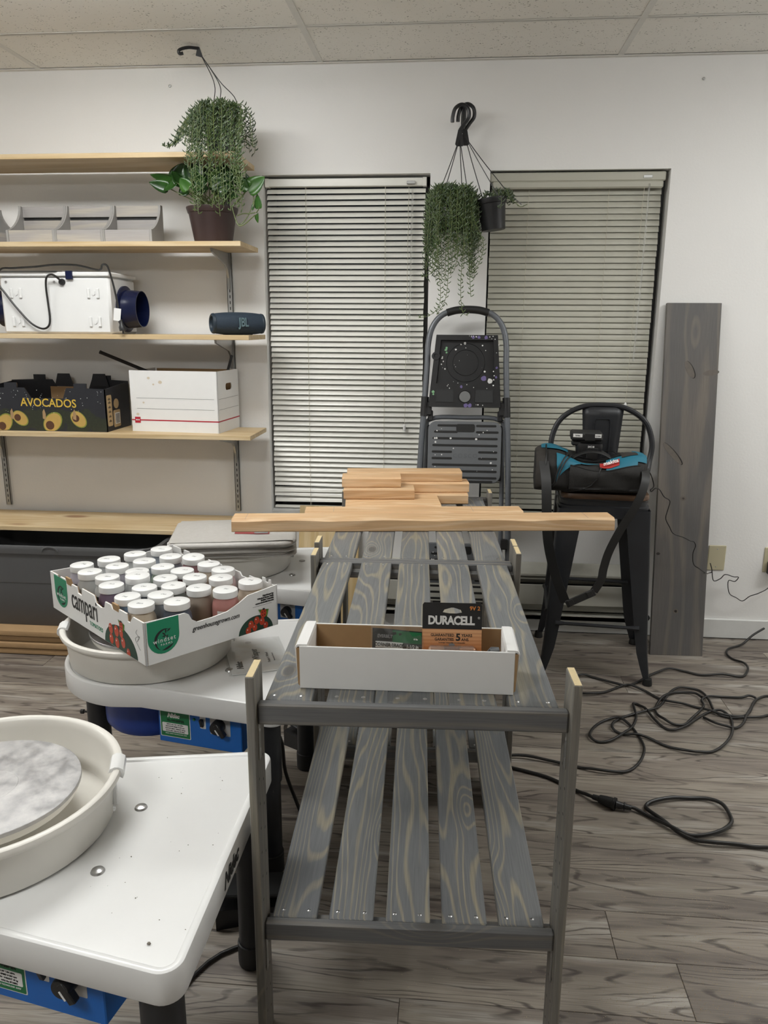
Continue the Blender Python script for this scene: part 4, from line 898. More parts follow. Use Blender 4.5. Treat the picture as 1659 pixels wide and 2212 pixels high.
# ---------------------------------------------------------------- pottery wheels
M_HEAD = NT('spun_aluminium'); o_ = M_HEAD.obj(); so = M_HEAD.sep(o_)
_rr = M_HEAD.math('SQRT', M_HEAD.math('ADD', M_HEAD.math('MULTIPLY', so[0], so[0]), M_HEAD.math('MULTIPLY', so[1], so[1])))
_n = M_HEAD.noise(o_, 24, 6, .7); M_HEAD.bump(M_HEAD.noise(M_HEAD.comb(M_HEAD.math('MULTIPLY', _rr, 260), 0, 0), 1, 3), .06, .0005)
M_HEAD.done(M_HEAD.mix(M_HEAD.rng(_n, .38, .68), (.40, .40, .41), (.56, .55, .54)), M_HEAD.rng(_n, .3, .7, .28, .55), .75); M_HEAD = M_HEAD.mat
def table_outline(inset=0.0, rx=0.0):
    pts = []
    def arc(cx, cy, r, a0, a1, n):
        for k in range(n + 1):
            a = R(a0 + (a1 - a0) * k / n); pts.append((cx + (r - inset) * math.cos(a), cy + (r - inset) * math.sin(a)))
    r = .034; arc(rx - r, -.302 + r - rx * .18, r, -100, 0, 8); arc(rx - r, .302 - r + rx * .18, r, 0, 100, 8)
    x1, y1 = -.415, .2295 - inset; pts.append((x1, y1)); arc(-.469, 0, .236, 96, 264, 30); pts.append((x1, -y1))
    return pts
def wheel(label, loc, rx=0.0):
    def ring_at(z, inset): return [(x, y, z) for x, y in table_outline(inset, rx)]
    t = thing('pottery_wheel', label, 'pottery wheel', loc, 0, 'white-topped pottery wheels in a row'); ZT = .505
    MB().rings([ring_at(.450, .004), ring_at(.447, .002), ring_at(.450, 0), ring_at(.499, 0), ring_at(.5035, .0015), ring_at(.505, .005), ring_at(.505, .011), ring_at(.5035, .014), ring_at(.5005, .016)], True, True, True).build('table', M_WPLAS, t, 40)
    cx = -.469
    p = MB().lathe([(.05, .5025), (.205, .5025), (.2165, .5035), (.221, .508), (.2275, .575), (.229, .583), (.236, .584), (.2405, .588), (.2425, .594), (.2405, .600), (.236, .6025), (.230, .6015), (.2255, .597), (.2225, .583), (.216, .514), (.211, .509), (.05, .507)], 72, (cx, 0, 0)).build('splash_pan', M_CREAM, t, 40)
    MB().lathe([(.05, .507), (.053, .53), (.053, .55)], 32, (cx, 0, 0)).build('hub_collar', M_CREAM, p, 40)
    for a in (19, 199):
        ca, sa = math.cos(R(a)), math.sin(R(a)); Mx = Matrix.Translation((cx, 0, 0)) @ Matrix.Rotation(R(a), 4, 'Z')
        rsx = []
        for w_ in (-.026, .026): rsx.append([(.2185, w_, .596), (.222, w_, .6035), (.230, w_, .6065), (.238, w_, .6055), (.2455, w_, .600), (.247, w_, .590), (.2435, w_, .582), (.238, w_, .586), (.238, w_, .598), (.228, w_, .599)])
        MB().rings(rsx, M=Mx).box((.2265, -.022, .556), (.010, .007, .060), .002, Mx).build('rim_latch', M_WPLAS, p, 30)
        MB().lathe([(0, .004), (.004, .003), (.006, 0)], 10, M=Mx @ Matrix.Translation((.2265, -.056, .540)) @ Matrix.Rotation(R(90), 4, 'Y')).build('rivet', M_STEEL, p)
    h = MB().lathe([(.03, .5545), (.12, .5555), (.158, .560), (.1615, .566), (.1625, .5765)], 64, (cx, 0, 0)).lathe([(.03, .53), (.03, .556)], 24, (cx, 0, 0)).build('wheel_hub', M_CREAM, t, 40)
    MB().lathe([(0, 0), (.1655, 0), (.166, .0006), (.166, .0068), (.1652, .0075), (.056, .0075), (.0555, .0072), (.055, .0075), (0, .0075)], 72, cap0=False).build('wheel_head', M_HEAD, t, 30, loc=(cx, 0, .5765))
    q = MB()
    for (x, y) in ((-.212, .083), (-.215, -.098)): MB().lathe([(0, .0055), (.006, .0052), (.0105, .0035), (.0125, .0)], 16, (x, y, .5007)).build('bolt', M_STEEL, t)
    # legs: sleeve, tube, rubber cap
    for x, y in ((rx - .052, -.245), (rx - .050, .252), (-.645, 0)):
        l = MB().lathe([(.034, .27), (.0345, .28), (.034, .452)], 20, (x, y, 0), True).build('leg', M_BLKM, t, 40)
        MB().lathe([(.030, .04), (.030, .28)], 20, (x, y, 0)).build('leg_tube', M_BLKM, l, 40)
        MB().lathe([(.030, 0), (.033, .002), (.0335, .012), (.0335, .056), (.031, .058)], 20, (x, y, 0), True).build('rubber_cap', M_RUBB, l, 40)
        MB().lathe([(.003, 0), (.003, .015), (.007, .015), (.007, .024)], 8, M=Matrix.Translation((x - .033, y, .30)) @ Matrix.Rotation(R(-90), 4, 'Y'), cap1=True).build('leg_screw', M_BLKP, l)
    MB().lathe([(0, .302), (.11, .302), (.130, .306), (.139, .318), (.140, .335), (.140, .449)], 48, (cx, 0, 0)).build('motor_housing', M_BLUED, t, 40)
    # control box
    Mb = Matrix.Translation((-.385, -.193, 0)) @ Matrix.Rotation(R(-11.2), 4, 'Z'); bw = .242; zb, ztp = .334, .449
    cb = MB().box((bw / 2, .085, (zb + ztp) / 2), (bw, .17, ztp - zb), .002, Mb).build('control_box', M_BLUE, t, 30)
    P = lambda x, z, off=0: Mb @ Vector((x, -off, z)); rt = Mb.to_3x3() @ Vector((1, 0, 0)); upv = Vector((0, 0, 1))
    def plate(nm, x, z, w_, hh, off, mat, par=cb, r=.002): return MB().prism(rrect(w_, hh, r, 2), 0, .0006, lambda a, b_, h: tuple(P(x + a, z + b_, off + h))).build(nm, mat, par, 0)
    plate('rating_plate', .050, .389, .089, .076, .0, M_CARDW); plate('rating_plate', .050, .389, .085, .072, .0006, M_GREEN); plate('print_field', .050, .379, .076, .026, .0012, M_CARDW)
    text('lettering', 'Nidec', .016, M_INKW, cb, P(.046, .414, .002), rt, upv, shear=.35, bold=.001, sx=.9)
    text('lettering', 'VL-WHISPER', .0092, M_INKK, cb, P(.052, .400, .002), rt, upv, bold=.0001)
    for k, s_ in enumerate(('INPUT AC115V 1.8A 60Hz', 'ROTATION SPEED 0-250 rpm', 'MOTOR 400W  WEIGHT 45 kg', 'DATE 2024  MFG No 8710852')): text('print', s_, .0044, M_INKK, cb, P(.050, .3885 - k * .0062, .0022), rt, upv)
    text('print', 'NIDEC DRIVE TECHNOLOGY CORP', .004, M_INKW, cb, P(.052, .3615, .002), rt, upv)
    MB().lathe([(.004, 0), (.0035, .003), (0, .004)], 10, M=Mb @ Matrix.Translation((.107, 0, .413)) @ Matrix.Rotation(R(90), 4, 'X')).build('indicator', M_GREEN, cb)
    s1 = plate('switch', .132, .408, .017, .036, .0, M_WPLAS)
    MB().box((0, 0, 0), (.009, .010, .022), .001, Mb @ Matrix.Translation((.131, -.005, .408)) @ Matrix.Rotation(R(18), 4, 'X')).build('rocker', M_BLKP, s1, 30)
    kp = plate('knob_plate', .182, .408, .058, .058, .0, plain('grey_plate', (.42, .42, .42), .4))
    text('lettering', 'FWD', .0085, M_INKK, kp, P(.164, .430, .0012), rt, upv); text('lettering', 'REV', .0085, M_INKK, kp, P(.198, .430, .0012), rt, upv)
    Mk = Mb @ Matrix.Translation((.180, 0, .408)) @ Matrix.Rotation(R(90), 4, 'X')
    MB().lathe([(.0175, .0), (.0175, .018), (.016, .024), (0, .0245)], 24, M=Mk).box((.006, -.010, .018), (.014, .040, .014), .002, Mk @ Matrix.Rotation(R(35), 4, 'Z')).build('selector_knob', M_BLKP, kp, 40)
    MB().box((-.0015, -.010, .0225), (.0035, .018, .006), .0005, Mk @ Matrix.Rotation(R(35), 4, 'Z')).build('knob_mark', M_INKW, kp, 0)
    text('lettering', 'Nidec', .040, M_INKK, t, (rx + .0006, -.035, .474), (0, 1, 0), (0, 0, 1), shear=.35, bold=.0012, sx=.9)
    return t
NW = wheel('nearest pottery wheel, its bare metal wheel head showing', (-.371, 1.190, 0))
MW = wheel('middle pottery wheel with the tomato carton of jars on it', (-.371, 1.990, 0), -.026)
FW = wheel('far pottery wheel with the folded canvas cloth on its pan', (-.371, 2.822, 0), -.062)
for wv in (MW, FW):                                   # the rim latches sit elsewhere on these two
    for ch in wv.children:
        if ch.name.startswith('splash_pan'): ch.rotation_euler = (0, 0, 0)
b = MB(); rr = random.Random(8)
for k in range(26):
    x, y = rr.uniform(-.60, -.39), rr.uniform(.95, 1.40); s = rr.uniform(.0005, .0014) if k else .0035
    if k == 0: x, y = -.437, .945
    b.ball((x, y, .5007 + s * .5), (s, s * .8, s * .6), 5, 4)
tag(b.build('clay_crumbs', plain('crumbs', (.20, .18, .15), .9, var=.5)), 'grey clay crumbs on the nearest wheel table', 'crumbs', kind='stuff')
# foot pedals and cables on the floor behind the bench
for k, (x, y, lab) in enumerate(((-.455, 1.60, 'black foot pedal on the floor between the nearest and middle wheels'), (-.44, 2.36, 'black foot pedal on the floor between the middle and far wheels'))):
    t = thing('foot_pedal', lab, 'foot pedal', (x, y, 0), R(20 - 50 * k), 'black wheel foot pedals')
    MB().prism([(-.10, 0), (.10, 0), (.10, .03), (-.10, .055)], -.05, .05, lambda a, z, h: (a, h, z)).build('base', M_BLKP, t, 0)
    MB().box((0, 0, .062), (.20, .085, .010), .003, Matrix.Translation((0, 0, .005)) @ Matrix.Rotation(R(10), 4, 'Y')).build('treadle', M_RUBB, t, 30)
    MB().tube(curve_pts([(-.10, 0, .02), (-.16, .02, .008), (-.20, .10, .006), (-.16, .20, .006), (-.22, .30, .03)], 5), .005, 7).build('cord', M_CABLE, t)
def cord(name, label, pts, r, n=7, mat=None, closed=False):
    o = MB().tube(curve_pts(pts, 5), r, n).build(name, mat or M_CABLE, None, 60); return tag(o, label, 'cord')
cord('cable_run', 'black cord hanging under the middle wheel beside the bench post', [(-.470, 1.74, .43), (-.43, 1.80, .36), (-.425, 1.83, .24), (-.40, 1.86, .12), (-.36, 1.84, .02), (-.34, 1.70, .006), (-.40, 1.52, .006), (-.52, 1.42, .006), (-.60, 1.20, .006), (-.66, .95, .006)], .005)
cord('cable_run', 'black cord on the floor near the front leg of the nearest wheel', [(-.60, 1.02, .006), (-.45, 1.05, .006), (-.36, 1.0, .006), (-.25, .90, .006), (-.2, .72, .006)], .005)

# ---------------------------------------------------------------- tomato carton with jars
CA = thing('tomato_carton', 'open white and green tomato carton of glaze jars on the middle wheel', 'carton', (-.724, 1.671, .6072), R(49.6)); SW, LW, CH = .396, .560, .112   # x: short side, y: long side
GRN = plain('carton_green', (.010, .22, .11), .5, var=.03)
long_prof = [(0, 0), (0, CH), (.055, CH), (.060, CH - .006), (.072, CH - .020), (.086, CH - .020), (.088, CH), (.128, CH), (.130, CH - .010), (.165, CH - .010), (.175, CH), (.205, CH), (.212, CH - .018), (.232, CH - .024), (.262, CH - .020), (.272, CH), (.345, CH), (.350, CH - .022), (.376, CH - .020), (.380, CH - .004), (.412, CH - .004), (.415, CH - .014), (.452, CH - .014), (.456, CH), (.487, CH), (.490, CH - .018), (.507, CH - .018), (.510, CH), (LW, CH), (LW, 0)]
short_prof = [(0, 0), (SW, 0), (SW, CH + .004), (.300, CH - .004), (.272, CH - .018), (.235, CH - .032), (.19, CH - .036), (.145, CH - .036), (.130, CH - .026), (.122, CH - .010), (.112, CH - .004), (0, CH)]
for x0, m in ((0, M_CARDW), (SW - .0035, M_CARDW)): MB().prism(long_prof, x0, x0 + .0035, lambda y, z, h: (h, y, z)).build('long_side', m, CA, 0)
MB().prism(short_prof, 0, .0035, lambda x, z, h: (x, h, z)).build('short_side', M_CARDW, CA, 0)
MB().prism(short_prof, LW - .0035, LW, lambda x, z, h: (x, h, z)).build('short_side', M_CARDW, CA, 0)
MB().prism([(a, b_ - .0008) for a, b_ in long_prof], .0037, .0055, lambda y, z, h: (h, y, z)).build('lining', M_CARDB, CA, 0)
MB().prism([(a, b_ - .0008) for a, b_ in short_prof], .0037, .0055, lambda x, z, h: (x, h, z)).build('lining', M_CARDB, CA, 0)
MB().box((SW / 2, LW / 2, .002), (SW - .008, LW - .008, .004)).build('base', M_CARDB, CA, 0)
for y in (.147, .432): MB().prism([(-.017, CH - .012), (.017, CH - .012), (.015, CH + .010), (-.015, CH + .010)], -.004, .001, lambda a, z, h, y=y: (h + .004 - (z - CH) * .2, y + a, z)).build('folded_tab', M_CARDB, CA, 0)
for x, y in ((.36, .03), (.33, .03)): pass
MB().prism([(.02, 0), (.06, 0), (.058, CH + .014), (.045, CH + .014), (.043, CH + .004), (.03, CH + .004), (.028, CH + .014), (.02, CH + .014)], SW - .008, SW - .0045, lambda y, z, h: (h, y, z)).build('corner_tab', M_CARDW, CA, 0)
def badge(ox, nrm, w_, htop, hbot, cz_r):
    """green tongue badge; ox maps (s, z, off) to 3-D"""
    rr_ = w_ / 2; pts = [(-rr_, htop), (-rr_, hbot + rr_)] + [(-rr_ * math.cos(R(180 * k / 14)), hbot + rr_ - rr_ * math.sin(R(180 * k / 14))) for k in range(1, 14)] + [(rr_, hbot + rr_), (rr_, htop)]
    MB().prism(pts, .0002, .0007, ox).build('green_badge', GRN, CA, 0)
def ring_poly(ox, cx, cz, r, w_, a0, a1, off, mat, nm='badge_print'):
    n = 18; o_ = [(cx + r * math.cos(R(a0 + (a1 - a0) * k / n)), cz + r * math.sin(R(a0 + (a1 - a0) * k / n))) for k in range(n + 1)]
    i_ = [(cx + (r - w_ * math.sin(math.pi * k / n)) * math.cos(R(a0 + (a1 - a0) * k / n)), cz + (r - w_ * math.sin(math.pi * k / n)) * math.sin(R(a0 + (a1 - a0) * k / n))) for k in range(n + 1)]
    MB().prism(o_ + i_[::-1], off, off + .0003, ox).build(nm, mat, CA, 0)
TOM = plain('tomato_red', (.48, .045, .012), .4, var=.15); PLT = plain('dark_plate', (.010, .045, .028), .5, var=.2); LEAF = plain('leaf_print', (.10, .25, .03), .5)
def side_print(sgn_map, right, bx, plate_c, plate_r, toms, bug):
    ox = sgn_map
    badge(lambda s, z, h: ox(bx + s, z, h), 0, .085, CH - .003, .020, 0)
    ring_poly(ox, bx + .002, .056, .028, .007, 60, 245, .0008, M_INKK); ring_poly(ox, bx + .002, .056, .028, .006, 250, 330, .0008, M_INKK)
    for a in (20, 70, 120, 165, 215): 
        ring_poly(lambda s, z, h, a=a: ox(s, z, h), bx + .010 + .009 * math.cos(R(a)), .070 + .007 * math.sin(R(a)), .009, .004, a + 60, a + 150, .0009, M_INKK)
    text('lettering', 'windset', .0165, M_INKW, CA, ox(bx + .001, .0555, .0014), right, (0, 0, 1), sx=.95, space=1.25)
    text('lettering', 'FARMS', .0075, M_INKW, CA, ox(bx + .006, .0435, .0014), right, (0, 0, 1), space=1.6)
    pl = [(max(-9, x), max(.001, z)) for x, z in ell(plate_c[0], plate_c[1], plate_r[0], plate_r[1], 40)]
    MB().prism(pl, .0002, .0005, ox).build('printed_plate', PLT, CA, 0)
    q = MB()
    for x, z, r in toms: q.prism([(a, max(.0012, b_)) for a, b_ in ell(x, z, r * .9, r * 1.15, 16)], .0006, .0009, ox)
    q.build('printed_tomatoes', TOM, CA, 0)
    q = MB()
    for x, z, r in toms: q.prism(ell(x - r * .3, z + r * .4, r * .16, r * .2, 8), .0010, .0012, ox)
    q.build('printed_highlights', M_INKW, CA, 0)
    x, z = bug
    MB().prism([(x - .016, z + .014), (x - .006, z + .004), (x + .012, z - .012), (x + .018, z + .008), (x + .010, z + .004), (x - .002, z - .012)], .0010, .0012, ox).build('printed_leaf', LEAF, CA, 0)
    MB().prism(ell(x, z, .010, .013, 16), .0013, .0015, ox).build('printed_beetle', TOM, CA, 0)
    q = MB()
    for a, c in ((-.004, .004), (.004, .005), (-.003, -.005), (.004, -.004)): q.prism(ell(x + a, z + c, .0018, .0018, 8), .0016, .0017, ox)
    q.prism(ell(x + .001, z + .012, .004, .003, 10), .0016, .0017, ox); q.build('printed_spots', M_INKK, CA, 0)
L_ox = lambda s, z, h: (-h, LW - s, z)      # long side, s runs from the left corner to the front corner
S_ox = lambda s, z, h: (s, -h, z)
side_print(L_ox, (0, -1, 0), .070, (.428, .0), (.090, .066), [(.378, .046, .0125), (.410, .048, .0135), (.378, .018, .0125), (.410, .016, .0125), (.444, .026, .0125), (.470, .006, .011), (.436, .050, .011)], (.440, .070))
side_print(S_ox, (1, 0, 0), .050, (.322, -.002), (.056, .047), [(.306, .024, .0095), (.325, .031, .0095), (.342, .024, .0095), (.318, .012, .0085), (.297, .008, .0095), (.354, .010, .0085)], (.347, .046))
text('lettering', 'campari', .084, M_INKK, CA, L_ox(.222, .066, .0008), (0, -1, 0), (0, 0, 1), sx=.62, bold=.0003)
text('lettering', 'TOMATOES', .0165, GRN, CA, L_ox(.290, .024, .0008), (0, -1, 0), (0, 0, 1), sx=.8, space=1.2)
text('lettering', 'greenhousegrown.com', .0185, M_INKK, CA, S_ox(.200, .060, .0008), (1, 0, 0), (0, 0, 1), shear=.3, sx=.82)
for k, s_ in enumerate(('Distributed by', 'Windset Farms Delta', 'British Columbia', 'www.windsetfarms.com')): text('print', s_, .0062, M_INKK, CA, S_ox(.383, .096 - k * .0062, .0008), (1, 0, 0), (0, 0, 1), align='RIGHT', bold=.0003)
MB().box((.345, -.0005, .070), (.062, .0006, .0006)).build('print', M_INKG, CA, 0)
q = MB().tube(curve_pts([L_ox(.525, .085, .0006), L_ox(.518, .075, .0006), L_ox(.532, .066, .0006), L_ox(.520, .052, .0006), L_ox(.535, .070, .0006), L_ox(.512, .058, .0006), L_ox(.528, .040, .0006), L_ox(.535, .034, .0006)], 4), .0005, 4)
q.build('pen_squiggle', M_INKG, CA, 0)
# jars
JET = NT('jar_plastic')
def glaze(name, col): return plain(name, col, .32, var=.10, scale=25)
GL = dict(lav=(.42, .40, .46), gry=(.46, .47, .46), blu=(.16, .24, .36), crm=(.55, .48, .38), nvy=(.075, .09, .12), slt=(.10, .11, .12), tan=(.33, .27, .22), pnk=(.44, .20, .18), mar=(.09, .035, .04), ros=(.30, .16, .17), mau=(.46, .33, .33), grn=(.40, .47, .38), pur=(.17, .12, .17), sgr=(.27, .29, .27), sbl=(.26, .29, .33))
GLM = {k: glaze('glaze_' + k, v) for k, v in GL.items()}
M_JARC = plain('jar_wall', (.60, .60, .58), .25, var=.02)
JP = [(.579, .084, 'lav', 'pale lavender'), (.575, .163, 'gry', 'pale grey'), (.57, .242, 'gry', 'silver grey'), (.563, .324, 'sbl', 'blue-grey'), (.485, .073, 'gry', 'whitish grey'), (.482, .15, 'lav', 'lavender'), (.474, .228, 'sbl', 'blue-grey'), (.396, .087, 'gry', 'black-labelled grey'), (.374, .163, 'gry', 'light grey'), (.319, .073, 'pur', 'purple'), (.326, .14, 'gry', 'stained-lid pale grey'), (.225, .112, 'slt', 'dark slate'), (.192, .061, 'blu', 'sky blue'), (.109, .055, 'crm', 'cream'), (.459, .305, 'sbl', 'blue-grey'), (.391, .34, 'ros', 'dark rose'), (.369, .24, 'grn', 'pale green'), (.293, .258, 'mar', 'maroon'), (.296, .346, 'crm', 'cream'), (.22, .346, 'mau', 'mauve pink'), (.254, .189, 'sgr', 'grey-green'), (.218, .26, 'mar', 'maroon'), (.157, .299, 'crm', 'cream'), (.184, .18, 'sgr', 'grey'), (.12, .214, 'tan', 'taupe'), (.137, .127, 'sbl', 'steel blue'), (.05, .255, 'pnk', 'salmon pink'), (.059, .342, 'crm', 'cream'), (.063, .125, 'nvy', 'dark blue')]
Q = [[.046 + (a - .05) * .90, .046 + (b_ - .055) * 1.045] for a, b_, _, _ in JP]
for it in range(300):
    for i in range(len(Q)):
        for j in range(i):
            dx, dy = Q[i][0] - Q[j][0], Q[i][1] - Q[j][1]; d = math.hypot(dx, dy)
            if d < .0745:
                k = (.0745 - d) / d / 2; Q[i][0] += dx * k; Q[i][1] += dy * k; Q[j][0] -= dx * k; Q[j][1] -= dy * k
        Q[i][0] = min(LW - .043, max(.043, Q[i][0])); Q[i][1] = min(SW - .045, max(.043, Q[i][1]))
body_prof = [(0, .0), (.030, 0), (.0345, .003), (.0355, .010), (.0362, .05), (.0362, .074), (.0345, .086), (.030, .096), (.0285, .102), (.0285, .112)]
jm = {}
lid_me = MB().lathe([(.0, .121), (.031, .121), (.0325, .120), (.033, .1175), (.033, .1035), (.0325, .103), (.029, .103)], 32).mesh('lid', M_WPLAS, 35)
CM = Matrix.Translation(CA.location) @ Matrix.Rotation(R(49.6), 4, 'Z')
rank = {}
for i, (a, b_, kcol, nm) in enumerate(JP): rank.setdefault(nm, []).append(i)
rows = ('left edge', 'left part', 'middle', 'right part', 'right corner')
for i, (a, b_, kcol, nm) in enumerate(JP):
    lx, ly = Q[i][1], Q[i][0]; lift = .012 if i == 10 else (.007 if i == 15 else 0); p = CM @ Vector((lx, ly, .0046 + lift))
    n_in_row = sum(1 for q_ in Q if abs(q_[0] - ly) < .02)
    where = ('near the lettered long side' if lx < .10 else 'along the far long side' if lx > .30 else 'in mid carton')
    dep = ('by the near corner' if ly < .12 else 'by the far left end' if ly > .44 else 'toward the near end' if ly < .25 else 'toward the far end' if ly > .36 else 'halfway along')
    t = thing('glaze_jar', 'white-lidded jar of %s glaze %s, %s' % (nm, where, dep), 'jar', p, R(20 + 37 * i), 'glaze jars in the tomato carton', rot=(R((3 if i == 10 else -4 if i == 15 else 0)), 0, R(20 + 37 * i)))
    if kcol not in jm: jm[kcol] = MB().lathe(body_prof, 28).mesh('jar_body', GLM[kcol], 40)
    bo = obj('body', jm[kcol], t); obj('lid', lid_me, t)
    tx = rnd.choice(('Blue', 'Oat', 'Ice', 'Moss', 'Ash', 'Fog', 'Iron', 'Sky'))
    a0 = R(-60) - R(20 + 37 * i)
    text('lid_scribble', tx, .010, M_INKG, t, (rnd.uniform(-.006, .006), rnd.uniform(-.004, .01), .1212), (math.cos(a0 + 1), math.sin(a0 + 1), 0), (-math.sin(a0 + 1), math.cos(a0 + 1), 0), shear=.3, ext=.0001)
    aa = {7: 225, 9: 235, 26: 292, 27: 300, 28: 285, 14: 250, 0: 225}.get(i)
    if aa is not None:
        a1 = R(aa - 20 - 37 * i - 0); q = MB().lathe([(.0366, .02), (.0368, .021), (.0368, .070), (.0366, .071)], 12, a0=a1 - .75, a1=a1 + .75).build('label', M_INKK if i in (7, 9, 0) else M_CARDW, t, 60)
        dv = Vector((math.cos(a1), math.sin(a1), 0)); tg = Vector((-math.sin(a1), math.cos(a1), 0))
        for s_, sz, z in ((("POTTER'S CHOICE", .0062, .058), ('GLAZES', .0045, .049)) if i in (7, 9, 0) else (('ICE 7', .012, .056), ('GLAZE', .006, .040))):
            text('label_print', s_, sz, M_INKW if i in (7, 9, 0) else M_INKK, q, dv * .0378 + Vector((0, 0, z)), tg, (0, 0, 1), bold=.0002, sx=.8, ext=.0006)
# printed manual in a plastic sleeve on the middle wheel table
t = thing('instruction_manual', 'printed wheel manual in a clear sleeve on the middle wheel table', 'manual', (-.538, 1.985, .5012), R(22)); mw, mh = .155, .215
q = MB().box((0, 0, .002), (mw, mh, .003), .0005).build('booklet', M_CARDW, t, 0)
text('lettering', 'Nidec', .022, M_INKK, q, (-.052, -.066, .0038), (.1, 1, 0), (-1, .1, 0), shear=.3, bold=.001, sx=.8) if False else text('lettering', 'Nidec', .024, M_INKK, q, (-.05, -.055, .0038), (0, 1, 0), (-1, 0, 0), shear=.3, bold=.001, sx=.8)
text('lettering', 'VL-Whisper', .027, M_INKK, q, (.0, -.01, .0038), (0, 1, 0), (-1, 0, 0), bold=.0006, sx=.85)
text('lettering', "Potter's Wheel", .011, M_INKK, q, (.032, -.02, .0038), (0, 1, 0), (-1, 0, 0)); text('lettering', 'Instruction Manual', .007, M_INKG, q, (.047, -.02, .0038), (0, 1, 0), (-1, 0, 0))
MB().grid(14, 16, lambda u, v: ((u - .5) * (mw + .016), (v - .5) * (mh + .02), .0046 + .0016 * abs(math.sin(u * 9 + v * 7) * math.sin(v * 11)))).build('plastic_sleeve', M_BAG, t, 60)

# ---------------------------------------------------------------- folded canvas cloth on the far pan
M_CANV = NT('canvas'); o_ = M_CANV.obj(); M_CANV.bump(M_CANV.math('ADD', M_CANV.noise(o_, 26, 4, .6), M_CANV.math('MULTIPLY', M_CANV.noise(o_, 500, 1), .25)), .35, .006)
M_CANV.done(M_CANV.mix(M_CANV.noise(o_, 60, 3), (.42, .40, .37), (.50, .485, .46)), .42); M_CANV = M_CANV.mat
CL = thing('canvas_cloth', 'folded canvas drop cloth in a plastic sleeve with a red label on the far pan', 'cloth', (-.800, 2.722, .6035), R(12))
def fold_layer(z0, z1, w_, d_, sh, seed, nm, parent=CL):
    n = 44; rs = []
    for s, zz in ((.92, z0), (.985, z0 + (z1 - z0) * .15), (1.0, (z0 + z1) / 2), (.985, z1 - (z1 - z0) * .15), (.95, z1), (.5, z1 + .002), (.05, z1 + .003)):
        ring = []
        for x, y in rrect(w_ * s, d_ * s, .045 * s, 10):
            nn = mnoise.noise(Vector((x * 14 + seed, y * 14, zz * 40))); n2 = mnoise.noise(Vector((x * 5, y * 5 + seed, 3)))
            ring.append((x + sh[0] + .006 * nn, y + sh[1] + .006 * n2, zz + .006 * n2 * (zz - .0) / .06 + .002 * nn))
        rs.append(ring)
    return MB().rings(rs).build(nm, M_CANV, parent, 60)
zz = 0
for k, (h, dx, dy, w_, d_) in enumerate(((.012, .02, .01, .42, .32), (.011, -.006, .008, .435, .325), (.013, .0, .0, .45, .335), (.010, -.008, .004, .44, .33), (.022, 0, 0, .455, .345))):
    fold_layer(zz, zz + h, w_, d_, (dx, dy), k * 3.7, 'fold'); zz += h * .93
hump = lambda x, y: .018 * math.exp(-((x + .08) ** 2 + (y - .06) ** 2) / .02)
MB().grid(16, 12, lambda u, v: ((u - .5) * .43, (v - .5) * .32, zz + .0035 + hump((u - .5) * .43, (v - .5) * .32) * (math.sin(math.pi * u) * math.sin(math.pi * v)) ** .7 + .002 * mnoise.noise(Vector((u * 6, v * 6, 1))))).build('top_fold', M_CANV, CL, 60)
lab = MB().grid(8, 5, lambda u, v: ((lambda x, y: (x, y, zz + .0052 + hump(x, y) * (math.sin(math.pi * min(.99, max(.01, x / .43 + .5))) * math.sin(math.pi * min(.99, max(.01, y / .32 + .5)))) ** .7))(.005 + .125 * u, -.075 + .20 * v))).build('paper_label', plain('label_red', (.30, .06, .06), .45, var=.15), CL, 60)
MB().grid(6, 3, lambda u, v: ((lambda x, y: (x, y, zz + .0062 + hump(x, y) * (math.sin(math.pi * min(.99, max(.01, x / .43 + .5))) * math.sin(math.pi * min(.99, max(.01, y / .32 + .5)))) ** .7))(.075 + .05 * u, -.07 + .19 * v))).build('label_photo', plain('label_grey', (.22, .22, .22), .5, var=.5, scale=40), lab, 60)
# ---------------------------------------------------------------- folding step ladder
LD = thing('step_ladder', 'grey folding step ladder with a paint-spattered black tray leaning between the windows', 'ladder', (.055, 3.176, 0), rot=(R(-9.65), 0, 0))
side = lambda s: [(s * .213, 0, .02), (s * .205, 0, .35), (s * .190, 0, .85), (s * .170, 0, 1.25), (s * .167, 0, 1.36), (s * .150, 0, 1.435), (s * .110, 0, 1.485), (s * .05, 0, 1.506)]
pts = side(-1) + [(0, 0, 1.509)] + side(1)[::-1]
MB().tube(curve_pts(pts, 6), .0125, 12).build('front_frame', M_GREYT, LD)
MB().tube(curve_pts([(x, 0, z) for x, z in ((-.090, 1.4945), (-.05, 1.5055), (0, 1.509), (.05, 1.5055), (.088, 1.495))], 5), .0165, 12).build('hand_grip', M_RUBB, LD)
MB().tube(curve_pts([(-.178, .045, .03), (-.172, .040, .4), (-.165, .035, .95), (-.15, .03, 1.04), (0, .03, 1.05), (.15, .03, 1.04), (.165, .035, .95), (.172, .040, .4), (.178, .045, .03)], 5), .010, 10).build('rear_frame', M_GREYT, LD)
for s in (-1, 1):
    MB().tube([(s * .2135, 0, .0), (s * .2125, 0, .05)], .016, 12).build('rubber_foot', M_RUBB, LD); MB().tube([(s * .1785, .045, .0), (s * .1775, .045, .04)], .013, 10).build('rubber_foot', M_RUBB, LD)
    MB().tube([(s * .1785, 0, 1.052), (s * .1745, 0, 1.135)], .0165, 12).build('collar', M_BLKP, LD)
    MB().box((s * .162, .004, 1.085), (.034, .028, .06), .004).box((s * .150, .012, 1.055), (.022, .02, .045), .003).build('tray_hinge', M_BLKP, LD, 30)
